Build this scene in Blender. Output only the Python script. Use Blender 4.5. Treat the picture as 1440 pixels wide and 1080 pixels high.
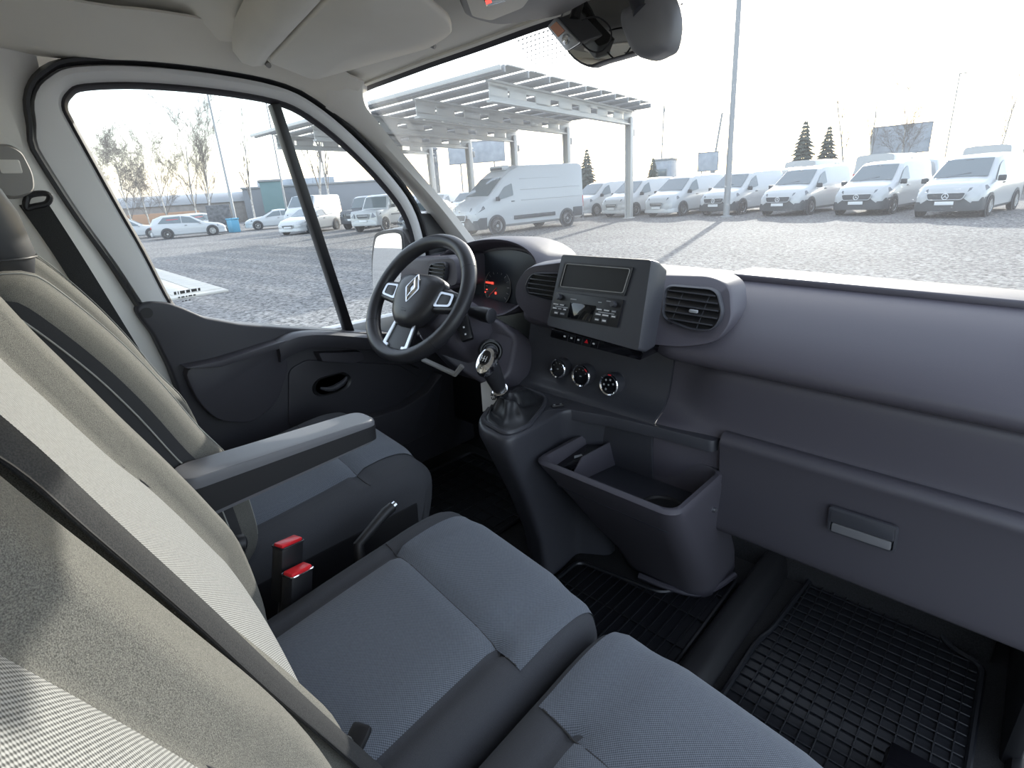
import bpy, bmesh, math, random
from mathutils import Vector as V, Matrix
for _o in list(bpy.data.objects): bpy.data.objects.remove(_o, do_unlink=True)
SC = bpy.context.scene
COL = SC.collection
R = math.radians
random.seed(7)

# ------------------------------------------------------------------ camera
def basis(yaw, pitch, roll):
    y, p, r = R(yaw), R(pitch), R(roll)
    f = V((-math.sin(y)*math.cos(p), math.cos(y)*math.cos(p), -math.sin(p)))
    rt = V((math.cos(y), math.sin(y), 0)); up = rt.cross(f)
    return Matrix((math.cos(r)*rt-math.sin(r)*up, math.sin(r)*rt+math.cos(r)*up, -f)).transposed()
CAM_ROT = basis(43, 20, 1)
cd = bpy.data.cameras.new('camera'); cam = bpy.data.objects.new('camera', cd); COL.objects.link(cam)
cd.sensor_width = 36; cd.lens = 19.5; cd.clip_start = 0.01; cd.clip_end = 2000
cam.matrix_world = Matrix.Translation((.8, 0, 1.75)) @ CAM_ROT.to_4x4()
SC.camera = cam
# the yard outside: the van stands on ground that slopes a little against the cab floor
YARD_ROT = CAM_ROT @ basis(43, 19.3, 3.95).transposed()
YARD = Matrix.Translation(V((.8, 0, 1.75)) - YARD_ROT @ V((0, 0, 1.75))) @ YARD_ROT.to_4x4()

# ------------------------------------------------------------------ sky, sun, exposure
SUN_AZ, SUN_EL = R(18), R(19)          # azimuth left of the van's nose, elevation
w = bpy.data.worlds.new('sky'); SC.world = w; w.use_nodes = True
nt = w.node_tree; nt.nodes.clear()
out = nt.nodes.new('ShaderNodeOutputWorld'); bg = nt.nodes.new('ShaderNodeBackground')
sky = nt.nodes.new('ShaderNodeTexSky'); sky.sky_type = 'NISHITA'; sky.sun_disc = False
sky.sun_elevation = SUN_EL; sky.sun_rotation = -SUN_AZ; sky.air_density = 1.0; sky.dust_density = .9
mul = nt.nodes.new('ShaderNodeMix'); mul.data_type = 'RGBA'; mul.blend_type = 'MIX'
mul.inputs[0].default_value = .35; mul.inputs[7].default_value = (6.0, 6.2, 6.5, 1)
nt.links.new(sky.outputs[0], mul.inputs[6]); nt.links.new(mul.outputs[2], bg.inputs[0])
bg.inputs[1].default_value = .25
nt.links.new(bg.outputs[0], out.inputs[0])
sl = bpy.data.lights.new('sun', 'SUN'); sl.energy = 3.6; sl.angle = R(.6); sl.color = (1, .95, .86)
so = bpy.data.objects.new('sun', sl); COL.objects.link(so)
sdir = V((-math.sin(SUN_AZ)*math.cos(SUN_EL), math.cos(SUN_AZ)*math.cos(SUN_EL), math.sin(SUN_EL)))
so.rotation_euler = sdir.to_track_quat('Z', 'Y').to_euler(); so.location = (-8, 26, 14)
vs = SC.view_settings
SC.display_settings.display_device = 'sRGB'
vs.view_transform = 'Standard'; vs.look = 'None'; vs.gamma = 1; vs.exposure = 1.15; vs.use_curve_mapping = False

# ------------------------------------------------------------------ materials
def nodes(m): return m.node_tree.nodes, m.node_tree.links
def mat(name, col, rough=.5, metal=0., spec=.5, bump=None, var=None, coat=0., emit=None):
    """plain surface; var=(scale, colour2, contrast) mottles the colour, bump=(scale, strength, distance) roughens it"""
    m = bpy.data.materials.new(name); m.use_nodes = True
    n, l = nodes(m); b = n['Principled BSDF']
    b.inputs['Base Color'].default_value = (*col, 1); b.inputs['Roughness'].default_value = rough
    b.inputs['Metallic'].default_value = metal; b.inputs['Specular IOR Level'].default_value = spec
    b.inputs['Coat Weight'].default_value = coat
    tc = n.new('ShaderNodeTexCoord')
    if var:
        t = n.new('ShaderNodeTexNoise'); t.inputs['Scale'].default_value = var[0]; t.inputs['Detail'].default_value = 6
        l.new(tc.outputs['Object'], t.inputs['Vector'])
        rp = n.new('ShaderNodeValToRGB'); c = var[2] if len(var) > 2 else .15
        rp.color_ramp.elements[0].position = .5-c; rp.color_ramp.elements[1].position = .5+c
        rp.color_ramp.elements[0].color = (*col, 1); rp.color_ramp.elements[1].color = (*var[1], 1)
        l.new(t.outputs['Fac'], rp.inputs[0]); l.new(rp.outputs[0], b.inputs['Base Color'])
    if bump:
        t = n.new('ShaderNodeTexNoise'); t.inputs['Scale'].default_value = bump[0]; t.inputs['Detail'].default_value = 3
        l.new(tc.outputs['Object'], t.inputs['Vector'])
        bp = n.new('ShaderNodeBump'); bp.inputs['Strength'].default_value = bump[1]; bp.inputs['Distance'].default_value = bump[2]
        l.new(t.outputs['Fac'], bp.inputs['Height']); l.new(bp.outputs[0], b.inputs['Normal'])
    if emit:
        b.inputs['Emission Color'].default_value = (*emit[:3], 1); b.inputs['Emission Strength'].default_value = emit[3]
    return m
def weave(name, c1, c2, pitch, rough=.9, bumpd=.0006, turn=0., fleck=.25):
    """woven cloth: threads crossing at the given pitch (metres)"""
    m = bpy.data.materials.new(name); m.use_nodes = True
    n, l = nodes(m); b = n['Principled BSDF']; b.inputs['Roughness'].default_value = rough
    b.inputs['Specular IOR Level'].default_value = .15; b.inputs['Sheen Weight'].default_value = .15
    tc = n.new('ShaderNodeTexCoord'); mp = n.new('ShaderNodeMapping'); mp.inputs['Rotation'].default_value = (0, 0, turn)
    l.new(tc.outputs['UV'], mp.inputs['Vector'])
    sp = n.new('ShaderNodeSeparateXYZ'); l.new(mp.outputs[0], sp.inputs[0])
    def sine(out, k, ph=0):
        a = n.new('ShaderNodeMath'); a.operation = 'MULTIPLY_ADD'; a.inputs[1].default_value = 2*math.pi/k; a.inputs[2].default_value = ph
        l.new(out, a.inputs[0]); s = n.new('ShaderNodeMath'); s.operation = 'SINE'; l.new(a.outputs[0], s.inputs[0]); return s.outputs[0]
    x = sine(sp.outputs[0], pitch); y = sine(sp.outputs[1], pitch)
    p = n.new('ShaderNodeMath'); p.operation = 'MULTIPLY'; l.new(x, p.inputs[0]); l.new(y, p.inputs[1])
    nz = n.new('ShaderNodeTexNoise'); nz.inputs['Scale'].default_value = .7/pitch; nz.inputs['Detail'].default_value = 2
    l.new(tc.outputs['UV'], nz.inputs['Vector'])
    h = n.new('ShaderNodeMath'); h.operation = 'MULTIPLY_ADD'; h.inputs[1].default_value = .5; h.inputs[2].default_value = .5
    l.new(p.outputs[0], h.inputs[0])
    mx = n.new('ShaderNodeMix'); mx.data_type = 'FLOAT'; mx.inputs[0].default_value = fleck
    l.new(h.outputs[0], mx.inputs[2]); l.new(nz.outputs['Fac'], mx.inputs[3])
    rp = n.new('ShaderNodeValToRGB'); rp.color_ramp.elements[0].position = .25; rp.color_ramp.elements[1].position = .75
    rp.color_ramp.elements[0].color = (*c1, 1); rp.color_ramp.elements[1].color = (*c2, 1)
    l.new(mx.outputs[0], rp.inputs[0]); l.new(rp.outputs[0], b.inputs['Base Color'])
    bp = n.new('ShaderNodeBump'); bp.inputs['Strength'].default_value = .6; bp.inputs['Distance'].default_value = bumpd
    l.new(mx.outputs[0], bp.inputs['Height']); l.new(bp.outputs[0], b.inputs['Normal'])
    return m
def pane(name, haze, tint=(1, 1, 1), speck=0., gloss=.04):
    """thin glass pane: clear, faintly reflecting, with a film of dust that scatters light"""
    m = bpy.data.materials.new(name); m.use_nodes = True
    n, l = nodes(m); n.remove(n['Principled BSDF'])
    tr = n.new('ShaderNodeBsdfTransparent'); tr.inputs[0].default_value = (*tint, 1)
    du = n.new('ShaderNodeBsdfTranslucent'); du.inputs[0].default_value = (.9, .92, .95, 1)
    gl = n.new('ShaderNodeBsdfGlossy'); gl.inputs['Roughness'].default_value = .02
    a = n.new('ShaderNodeMixShader'); b = n.new('ShaderNodeMixShader')
    a.inputs[0].default_value = haze; b.inputs[0].default_value = gloss
    l.new(tr.outputs[0], a.inputs[1]); l.new(du.outputs[0], a.inputs[2])
    l.new(a.outputs[0], b.inputs[1]); l.new(gl.outputs[0], b.inputs[2])
    if speck:
        tc = n.new('ShaderNodeTexCoord'); t = n.new('ShaderNodeTexNoise'); t.inputs['Scale'].default_value = 190; t.inputs['Detail'].default_value = 2
        l.new(tc.outputs['Object'], t.inputs['Vector'])
        t2 = n.new('ShaderNodeTexNoise'); t2.inputs['Scale'].default_value = 5; l.new(tc.outputs['Object'], t2.inputs['Vector'])
        mr = n.new('ShaderNodeMapRange'); mr.inputs[1].default_value = .66; mr.inputs[2].default_value = .74; mr.inputs[3].default_value = 0; mr.inputs[4].default_value = speck
        l.new(t.outputs['Fac'], mr.inputs[0])
        m2 = n.new('ShaderNodeMapRange'); m2.inputs[1].default_value = .4; m2.inputs[2].default_value = .65
        l.new(t2.outputs['Fac'], m2.inputs[0])
        q = n.new('ShaderNodeMath'); q.operation = 'MULTIPLY_ADD'; q.inputs[2].default_value = haze
        l.new(mr.outputs[0], q.inputs[0]); l.new(m2.outputs[0], q.inputs[1]); l.new(q.outputs[0], a.inputs[0])
    l.new(b.outputs[0], n['Material Output'].inputs[0])
    return m

M = {}
M['dash'] = mat('dash_plastic', (.078, .072, .089), .48, bump=(900, .25, .0006), spec=.5)
M['dash2'] = mat('dash_plastic_lower', (.066, .062, .076), .5, bump=(900, .25, .0006))
M['fascia'] = mat('fascia_plastic', (.047, .048, .058), .42, bump=(1200, .15, .0004))
M['black'] = mat('black_plastic', (.012, .012, .014), .42)
M['gloss'] = mat('gloss_black', (.006, .006, .008), .08, coat=.5)
M['rubber'] = mat('black_rubber', (.010, .010, .012), .6)
M['seal'] = mat('window_seal', (.030, .028, .034), .6)
M['carpet'] = mat('carpet', (.008, .008, .009), .95, bump=(1500, .8, .002), var=(300, (.018, .018, .02), .1))
M['matr'] = mat('mat_rubber', (.010, .011, .014), .38)
M['doorp'] = mat('door_plastic', (.042, .041, .049), .5, bump=(900, .25, .0005))
M['doorlight'] = mat('door_plastic_lighter', (.05, .048, .058), .45, bump=(900, .25, .0005))
M['leather'] = mat('wheel_leather', (.030, .030, .035), .38, bump=(700, .2, .0004))
M['gaiter'] = mat('gaiter_leather', (.018, .019, .022), .38, bump=(500, .2, .0006))
M['silver'] = mat('satin_silver', (.55, .57, .60), .3, metal=1)
M['chrome'] = mat('chrome', (.85, .86, .88), .08, metal=1)
M['mirror'] = mat('mirror_silvering', (.9, .92, .94), .01, metal=1)
M['headliner'] = mat('headliner_cloth', (.76, .73, .665), .95, bump=(1800, .3, .0008), var=(8, (.80, .77, .70), .25))
M['pillar'] = mat('pillar_trim', (.76, .74, .70), .6, bump=(1500, .15, .0004))
M['greytrim'] = mat('grey_trim', (.30, .29, .28), .6)
M['paint'] = mat('white_paint', (.78, .78, .78), .3, coat=.3)
M['red'] = mat('red_plastic', (.75, .02, .03), .35)
M['redlit'] = mat('red_lit_mark', (.8, .05, .04), .4, emit=(1, .08, .05, .6))
M['white'] = mat('white_print', (.75, .75, .76), .5)
M['grey'] = mat('grey_print', (.35, .36, .38), .5)
M['belt'] = mat('belt_webbing', (.030, .031, .032), .8, spec=.12, bump=(1400, .5, .0006), var=(900, (.046, .046, .047), .1))
M['cush'] = weave('cushion_cloth', (.060, .068, .082), (.17, .188, .22), .0034)
M['cushb'] = mat('cushion_bolster_cloth', (.034, .036, .042), .85, bump=(1600, .4, .0006), var=(1500, (.050, .052, .060), .12))
M['back'] = weave('backrest_cloth', (.055, .055, .052), (.36, .36, .345), .0030)
M['backb'] = mat('backrest_bolster_cloth', (.060, .059, .052), .9, bump=(1600, .5, .0008), var=(1500, (.165, .160, .142), .14))
M['backd'] = mat('backrest_side_cloth', (.035, .035, .037), .85, bump=(1600, .4, .0006))
M['stitch'] = mat('pale_stitching', (.34, .335, .31), .95, spec=.1)
M['headrest'] = mat('headrest_vinyl', (.035, .036, .040), .5, bump=(700, .15, .0004))
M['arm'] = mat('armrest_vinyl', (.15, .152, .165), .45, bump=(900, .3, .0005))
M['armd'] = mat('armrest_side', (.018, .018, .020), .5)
M['tray'] = mat('tray_inside', (.030, .032, .040), .35)
M['cluster'] = mat('cluster_glass', (.032, .037, .048), .4)
M['cubby'] = mat('cubby_black', (.006, .006, .007), .55)
M['screen'] = mat('display_glass', (.006, .007, .009), .06, coat=.3)
M['wind'] = pane('windscreen_glass', .036, (.78, .80, .80), speck=.2)
M['side'] = pane('door_glass', .035, (.96, .985, .98))

# ------------------------------------------------------------------ mesh helpers
def link(o): COL.objects.link(o); return o
def obj(name, bm, m, parent=None, ang=35, uv=None):
    me = bpy.data.meshes.new(name); bmesh.ops.recalc_face_normals(bm, faces=bm.faces)
    bm.to_mesh(me); bm.free()
    for p in me.polygons: p.use_smooth = True
    me.set_sharp_from_angle(angle=R(ang))
    me.materials.append(M[m] if isinstance(m, str) else m)
    o = link(bpy.data.objects.new(name, me))
    if parent:
        o.parent = parent
        if 'base' in parent: o.matrix_parent_inverse = Matrix.Translation(-V(parent['base']))
    return o
def tag(o, label=None, cat=None, group=None, kind=None):
    if label: o['label'] = label
    if cat: o['category'] = cat
    if group: o['group'] = group
    if kind: o['kind'] = kind
    return o
BASES = []
def thing(name, label, cat, base=(0, 0, 0), group=None, kind=None):
    """an Empty at the base of a thing in the cab; its parts are modelled in cab coordinates"""
    o = link(bpy.data.objects.new(name, None)); o.empty_display_size = .05; o.location = base; o['base'] = base
    BASES.append(o)
    return tag(o, label, cat, group, kind)
def struct(name, bm, m, parent=None, label=None, ang=35):
    o = obj(name, bm, m, parent, ang)
    if not parent: o['kind'] = 'structure'
    if label: o['label'] = label
    return o
def merge(*bms):
    a = bms[0]
    for b in bms[1:]:
        me = bpy.data.meshes.new('t'); b.to_mesh(me); b.free(); a.from_mesh(me); bpy.data.meshes.remove(me)
    return a
def rbox(c, s, bev=.004, rot=None, seg=2, mtx=None):
    bm = bmesh.new(); bmesh.ops.create_cube(bm, size=1)
    bmesh.ops.scale(bm, vec=s, verts=bm.verts)
    bev = min(bev, min(s)*.49)
    if bev > 0: bmesh.ops.bevel(bm, geom=bm.edges[:], offset=bev, segments=seg, affect='EDGES', profile=.5)
    if rot: bmesh.ops.rotate(bm, cent=(0, 0, 0), matrix=rot, verts=bm.verts)
    bmesh.ops.translate(bm, vec=c, verts=bm.verts)
    if mtx: bm.transform(mtx)
    return bm
def rings(rows, cu=False, cv=False, cap=False, uvs=None):
    """rows of points joined into a skin; cu closes each row, cv closes the sequence; cap fills the first and last row"""
    bm = bmesh.new(); vv = [[bm.verts.new(p) for p in r] for r in rows]
    nu = len(rows[0]); nv = len(rows)
    for j in range(nv if cv else nv-1):
        for i in range(nu if cu else nu-1):
            a, b = vv[j][i], vv[j][(i+1) % nu]; c, d = vv[(j+1) % nv][(i+1) % nu], vv[(j+1) % nv][i]
            try: bm.faces.new((a, b, c, d))
            except ValueError: pass
    if cap:
        bm.faces.new(vv[0][::-1]); bm.faces.new(vv[-1])
    if uvs is not None:
        L = bm.loops.layers.uv.new('uv'); mp = {vv[j][i]: uvs[j][i] for j in range(nv) for i in range(nu)}
        for f in bm.faces:
            for lp in f.loops: lp[L].uv = mp.get(lp.vert, (0, 0))
    return bm
def cat(pts, n=6, closed=False):
    """Catmull-Rom curve through points"""
    P = [V(p) for p in pts]; out = []; m = len(P)
    for i in range(m if closed else m-1):
        g = (lambda k: P[k % m]) if closed else (lambda k: P[max(0, min(m-1, k))])
        a, b, c, d = g(i-1), g(i), g(i+1), g(i+2)
        for k in range(n):
            t = k/n
            out.append(.5*((2*b)+(c-a)*t+(2*a-5*b+4*c-d)*t*t+(3*b-a-3*c+d)*t**3))
    if not closed: out.append(P[-1])
    return out
def tube(pts, r, seg=10, closed=False, flat=None, cap=True):
    P = [V(p) for p in pts]; rows = []; n = len(P)
    rr = r if isinstance(r, (list, tuple)) else [r]*n
    prev = None
    for i in range(n):
        t = (P[(i+1) % n]-P[i-1]) if closed else (P[min(n-1, i+1)]-P[max(0, i-1)])
        t.normalize()
        if prev is None:
            a = t.orthogonal().normalized()
        else:
            a = (prev-t*prev.dot(t)).normalized()
        prev = a; b = t.cross(a)
        rows.append([P[i]+a*math.cos(2*math.pi*k/seg)*rr[i]+b*math.sin(2*math.pi*k/seg)*rr[i] for k in range(seg)])
    return rings(rows, cu=True, cv=closed, cap=cap and not closed)
def frame(o, z, x=None):
    z = V(z).normalized(); x = V(x).normalized() if x is not None else z.orthogonal().normalized()
    x = (x-z*x.dot(z)).normalized(); y = z.cross(x)
    m = Matrix((x, y, z)).transposed().to_4x4(); m.translation = V(o); return m
def lathe(prof, o=(0, 0, 0), axis=(0, 0, 1), seg=24, cap=True):
    rows = [[(r*math.cos(2*math.pi*k/seg), r*math.sin(2*math.pi*k/seg), h) for k in range(seg)] for r, h in prof]
    bm = rings(rows, cu=True, cap=cap); bm.transform(frame(o, axis)); return bm
def slab(pts, vec, bev=0., seg=2):
    """flat outline given thickness along vec"""
    bm = bmesh.new(); f = bm.faces.new([bm.verts.new(p) for p in pts])
    r = bmesh.ops.extrude_face_region(bm, geom=[f]); vs_ = [e for e in r['geom'] if isinstance(e, bmesh.types.BMVert)]
    bmesh.ops.translate(bm, vec=vec, verts=vs_); bmesh.ops.recalc_face_normals(bm, faces=bm.faces)
    if bev:
        ed = [e for e in bm.edges if len(e.link_faces) == 2 and e.calc_face_angle(0) > R(40)]
        bmesh.ops.bevel(bm, geom=ed, offset=bev, segments=seg, affect='EDGES', profile=.5, clamp_overlap=True)
    return bm
def shell(bm, t):
    bmesh.ops.recalc_face_normals(bm, faces=bm.faces)
    bmesh.ops.solidify(bm, geom=bm.faces[:], thickness=t); return bm
def lerp(tab, x):
    if x <= tab[0][0]: return tab[0][1]
    for (a, b), (c, d) in zip(tab, tab[1:]):
        if x <= c:
            t = (x-a)/(c-a); return b+(d-b)*t
    return tab[-1][1]
def smooth(t): t = max(0, min(1, t)); return t*t*(3-2*t)
def roundrect(wd, ht, r, n=5):
    o = []
    for cx, cy, a0 in ((wd/2-r, ht/2-r, 0), (-wd/2+r, ht/2-r, 90), (-wd/2+r, -ht/2+r, 180), (wd/2-r, -ht/2+r, 270)):
        for k in range(n+1):
            a = R(a0+90*k/n); o.append((cx+r*math.cos(a), cy+r*math.sin(a)))
    return o
def roundpoly(pts, r, n=4):
    """round the corners of a 3D polygon"""
    P = [V(p) for p in pts]; o = []
    for i in range(len(P)):
        a, b, c = P[i-1], P[i], P[(i+1) % len(P)]
        d1 = (a-b); d2 = (c-b); k = min(r, d1.length*.45, d2.length*.45)
        p, q = b+d1.normalized()*k, b+d2.normalized()*k
        for j in range(n+1):
            t = j/n; o.append((1-t)**2*p+2*t*(1-t)*b+t*t*q)
    return o
def scaled(pts, f, c=None):
    P = [V(p) for p in pts]; c = c or sum(P, V())/len(P)
    return [c+(p-c)*f for p in P]
def ringframe(outer, inner, vec, back=None):
    """a picture-frame: outer and inner outline with depth vec (towards the viewer)"""
    v = V(vec); a = [V(p) for p in outer]; b = [V(p) for p in inner]
    return rings([a, [p+v for p in scaled(a, .985)], [p+v for p in scaled(b, 1.015)], b], cu=True)
def text(body, size, mtx, m, parent, name='lettering', depth=.0003, align='CENTER'):
    cu = bpy.data.curves.new(name, 'FONT'); cu.body = body; cu.size = size; cu.extrude = depth
    cu.align_x = align; cu.align_y = 'CENTER'
    t = bpy.data.objects.new('t', cu); me = bpy.data.meshes.new_from_object(t); bpy.data.objects.remove(t)
    me.transform(mtx); me.materials.append(M[m]); o = link(bpy.data.objects.new(name, me)); o.parent = parent
    if 'base' in parent: o.matrix_parent_inverse = Matrix.Translation(-V(parent['base']))
    return o


# ================================================================== the cab shell
HZ = [(-.86, 2.0), (-.72, 2.021), (-.45, 2.045), (-.29, 2.056), (-.11, 2.07), (.02, 2.077), (.3, 2.07), (.45, 2.045), (.72, 2.021), (.95, 1.99)]
def header(x): return V((x, 1.03+.02*(1-(x/.8)**2), lerp(HZ, x)))
def roof_z(x, y):
    a = abs(x-.02); z = 2.15-.055*smooth((a-.35)/.3)-.045*smooth((a-.66)/.2)
    h = lerp(HZ, x)
    return z+(h+.012-z)*smooth((y-.80)/.24)
# headliner
rows = []
for j in range(37):
    t = j/36; r_ = []
    for i in range(49):
        x = -.845+1.79*i/48; y = -.42+(1.045+.42)*t
        if j == 36: y = header(x).y+.006
        z = roof_z(x, y)
        # shallow pressed panel over each side of the cab
        if -.80 < x < -.42 and -.1 < y < .62:
            z += .035*smooth(min(x+.80, -.42-x)/.05)*smooth(min(y+.1, .62-y)/.06)
        r_.append((x, y, z))
    rows.append(r_)
rows.append([header(-.845+1.79*i/48)+V((0, .0, -.006)) for i in range(49)])
ceiling = struct('ceiling', shell(rings(rows), .01), 'headliner', label='beige cloth headliner over the cab')
# black ceramic edge of the windscreen under the header, glued to the glass
def wind(x, s):
    """point on the windscreen: x across, s from 0 at the header to 1 at the cowl"""
    p = header(x); bow = .10*(1-(x/.85)**2)*s
    return V((x*(1+.16*s), p.y+.01+.72*s+bow*.6, p.z-.70*s))
wrows = [[wind(-.76+1.52*i/40, j/14) for i in range(41)] for j in range(15)]
window_1 = struct('window_1', rings(wrows), 'wind', label='dusty windscreen pane')
fr = [[wind(-.775+1.55*i/40, -.012)+V((0, .004, 0)) for i in range(41)], [wind(-.775+1.55*i/40, .012)+V((0, .004, 0)) for i in range(41)]]
obj('windscreen_border', shell(rings(fr), .004), 'seal', window_1)
# dotted sun band round the mirror foot: rows of small black dots on the glass
bm = bmesh.new()
for j in range(9):
    for i in range(34-j):
        p = wind(-.16+.012*i+(.006 if j % 2 else 0), .02+.010*j)
        r_ = .0028-.0002*j
        bmesh.ops.create_cone(bm, cap_ends=True, segments=6, radius1=r_, radius2=r_, depth=.001, matrix=Matrix.Translation(p-V((0, .003, .003))) @ Matrix.Rotation(R(45), 4, 'X'))
o = obj('dot_band', bm, 'seal', window_1); o['kind'] = 'stuff'

# floor, rear bulkhead, firewall, sill
floor = struct('floor', rbox((.07, .72, .60), (2.0, 2.3, .1), .005), 'carpet', label='black carpet on the cab floor')
obj('sill_step', rbox((.98, .5, .55), (.12, 1.9, .10), .02), 'black', floor)
obj('footwell_ridge', slab([(.385, .55, .65), (.480, .55, .65), (.455, .55, .695), (.405, .55, .695)], (0, 1.05, 0), .012), 'rubber', floor)
wall_rear = struct('wall_rear', rbox((.03, -.45, 1.35), (1.92, .05, 1.7), .005), 'pillar', label='grey bulkhead behind the seats')
wall_front = struct('wall_front', rbox((.03, 1.80, 1.0), (1.92, .05, .8), .005), 'carpet', label='dark firewall under the dashboard')
# toe board slopes up towards the firewall
obj('toe_board', slab([(-.9, 1.5, .64), (-.9, 1.79, .64), (-.9, 1.79, .95)], (1.84, 0, 0), .01), 'carpet', wall_front)

# the van's own white bonnet, out of view, added to bounce light onto the headliner
bon = struct('bonnet', shell(rings([[((-1+2*i/16)*(.92-.05*j/8), 1.86+.10*(1-(-1+2*i/16)**2)+.75*j/8, 1.26-.05*(-1+2*i/16)**2-.22*(j/8)**1.6) for i in range(17)] for j in range(9)]), .02), 'paint', label='unseen white bonnet of the van, added for bounced light')
# ---------------------------------------------------------------- left side: B pillar, A pillar, door
def xd(z): return -.87+.1*max(0, z-1.35)
wall_left = thing('wall_left', 'pale trim and pillars along the driver side', None, (-.9, .1, .65), kind='structure')
# B pillar trim: column between bulkhead and door opening, widening downward
edge = cat([(-0.835, 0.302, 1.949), (-0.838, 0.286, 1.863), (-0.842, 0.303, 1.776), (-0.85, 0.345, 1.623), (-0.862, 0.392, 1.438), (-0.87, 0.421, 1.323), (-.875, .47, .95), (-.88, .50, .62)], 6)
rows = []
for p in edge:
    bul = .035*smooth((p.z-1.2)/.5)
    rows.append([(p.x, p.y, p.z), (p.x+.012+bul*.4, p.y-.03, p.z), (p.x+.02+bul, p.y-.08, p.z), (p.x+.02+bul, p.y-.16, p.z), (p.x+.0, p.y-.24, p.z), (p.x-.02, -.42, p.z)])
top = [V(r) for r in rows[0]]
rows.insert(0, [(p.x+.02, p.y, p.z+.09) for p in top])
obj('rear_pillar_trim', shell(rings(rows), -.012), 'pillar', wall_left)
# dark lower side panel
obj('lower_side_panel', rbox((-.905, .05, .95), (.05, 1.0, .72), .01), 'black', wall_left)
# a bulge in the trim over the belt's upper anchor
bm = rings([cat([(-.80+.02*k, AY-.06, 2.02), (-.795+.02*k, AY-.08, 1.95), (-.80+.01*k, AY-.07, 1.86), (-.82, AY-.07, 1.79)], 5) for k, AY in ((0, .30), (1, .27), (1.6, .22), (1.7, .14), (1.6, .06), (0, -.05))])
obj('anchor_bulge', shell(bm, .01), 'pillar', wall_left)

# A pillar trim
we = cat([(-0.72, 1.026, 2.021), (-0.73, 1.03, 1.963), (-0.75, 1.082, 1.911), (-0.78, 1.213, 1.795), (-0.8, 1.359, 1.68), (-0.82, 1.492, 1.569), (-.86, 1.72, 1.36)], 5)
de = cat([(-0.775, 0.942, 1.965), (-0.79, 0.984, 1.941), (-0.8, 1.051, 1.903), (-0.812, 1.163, 1.824), (-0.83, 1.313, 1.691), (-0.85, 1.445, 1.552), (-.88, 1.66, 1.33)], 5)
rows = []
for a, b in zip(we, de):
    m_ = (a+b)/2+V((.030, -.012, .008))
    rows.append([a+V((-.01, .012, 0)), a, a*.75+m_*.25+V((.012, -.004, .004)), m_, b*.75+m_*.25+V((.012, 0, 0)), b, b+V((-.02, 0, 0))])
rows.insert(0, [p+V((0, -.05, .06)) for p in rows[0]])
obj('front_pillar_trim', shell(rings(rows), -.008), 'pillar', wall_left)
# its twin on the passenger side, outside the frame
rows = [[V((-p.x+.03+.04, p.y, p.z)) for p in map(V, r)] for r in rows]
wall_right = struct('wall_right', shell(rings(rows), .008), 'pillar', label='pale trim of the passenger side windscreen pillar')
obj('kick_panel', rbox((.985, 1.52, .95), (.03, .60, .72), .01), 'black', wall_right)
obj('sill_trim', rbox((1.03, .70, .62), (.10, 1.4, .12), .02), 'black', wall_right)

door_1 = thing('door_1', 'driver door with dark trim panel and pale frame', None, (-.9, .85, .66), kind='structure')
GL = [(-0.858, 0.46, 1.466), (-0.845, 0.423, 1.604), (-0.833, 0.388, 1.718), (-0.823, 0.358, 1.82), (-0.816, 0.338, 1.889), (-0.813, 0.332, 1.917), (-0.811, 0.344, 1.938), (-0.81, 0.373, 1.953), (-0.808, 0.483, 1.966), (-0.808, 0.641, 1.968), (-0.809, 0.796, 1.957), (-0.812, 0.886, 1.927), (-0.819, 0.995, 1.858), (-0.829, 1.118, 1.755), (-0.839, 1.208, 1.655), (-0.851, 1.252, 1.543), (-0.865, 1.269, 1.399), (-0.879, 1.26, 1.264), (-0.884, 1.185, 1.211), (-0.88, 1.004, 1.245), (-0.875, 0.799, 1.299), (-0.87, 0.626, 1.353), (-0.865, 0.534, 1.397), (-0.862, 0.488, 1.43)]
GLc = cat(GL, 4, closed=True)
def offs(P, d, inward=0.):
    """grow an outline in the door plane by d (number or function of the angle)"""
    c = sum(P, V())/len(P); o = []; n = len(P)
    for i, p in enumerate(P):
        t = (P[(i+2) % n]-P[i-2]); t.x = 0; t.normalize(); nn = V((0, t.z, -t.y))
        if nn.dot(p-c) < 0: nn = -nn
        k = d(p) if callable(d) else d
        q = p+nn*k; q.x = xd(q.z)+inward; o.append(q)
    return o
def fw(p):
    """door frame width: broad behind the window, slim above and ahead"""
    b = smooth((.55-p.y)/.2)*smooth((1.955-p.z)/.10); return .026+.046*b
s0 = [p+V((.0, 0, 0)) for p in GLc]; s1 = offs(GLc, .004, .012); s2 = offs(GLc, .009, .016); s3 = offs(GLc, .014, .010)
obj('window_seal', rings([s0, s1, s2, s3], cu=True), 'seal', door_1)
f1 = offs(GLc, lambda p: .012, .008); f2 = offs(GLc, lambda p: .020, .018); f25 = offs(GLc, lambda p: .018+fw(p)*.6, .022); f3 = offs(GLc, lambda p: .018+fw(p), .018); f4 = offs(GLc, lambda p: .024+fw(p), -.01)
obj('window_frame', rings([f1, f2, f25, f3, f4], cu=True), 'paint', door_1)
g1 = offs(GLc, lambda p: .022+fw(p), .0); g2 = offs(GLc, lambda p: .027+fw(p), .030); g3 = offs(GLc, lambda p: .033+fw(p), .030); g4 = offs(GLc, lambda p: .040+fw(p), -.02)
obj('door_seal', rings([g1, g2, g3, g4], cu=True), 'black', door_1)
rl = sorted([p for p in offs(GLc, lambda p: .034+fw(p), .028) if p.z > 1.86 and .40 < p.y < 1.0], key=lambda p: p.y)
rz = [(p.y, p.z) for p in rl]; rows = []
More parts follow.
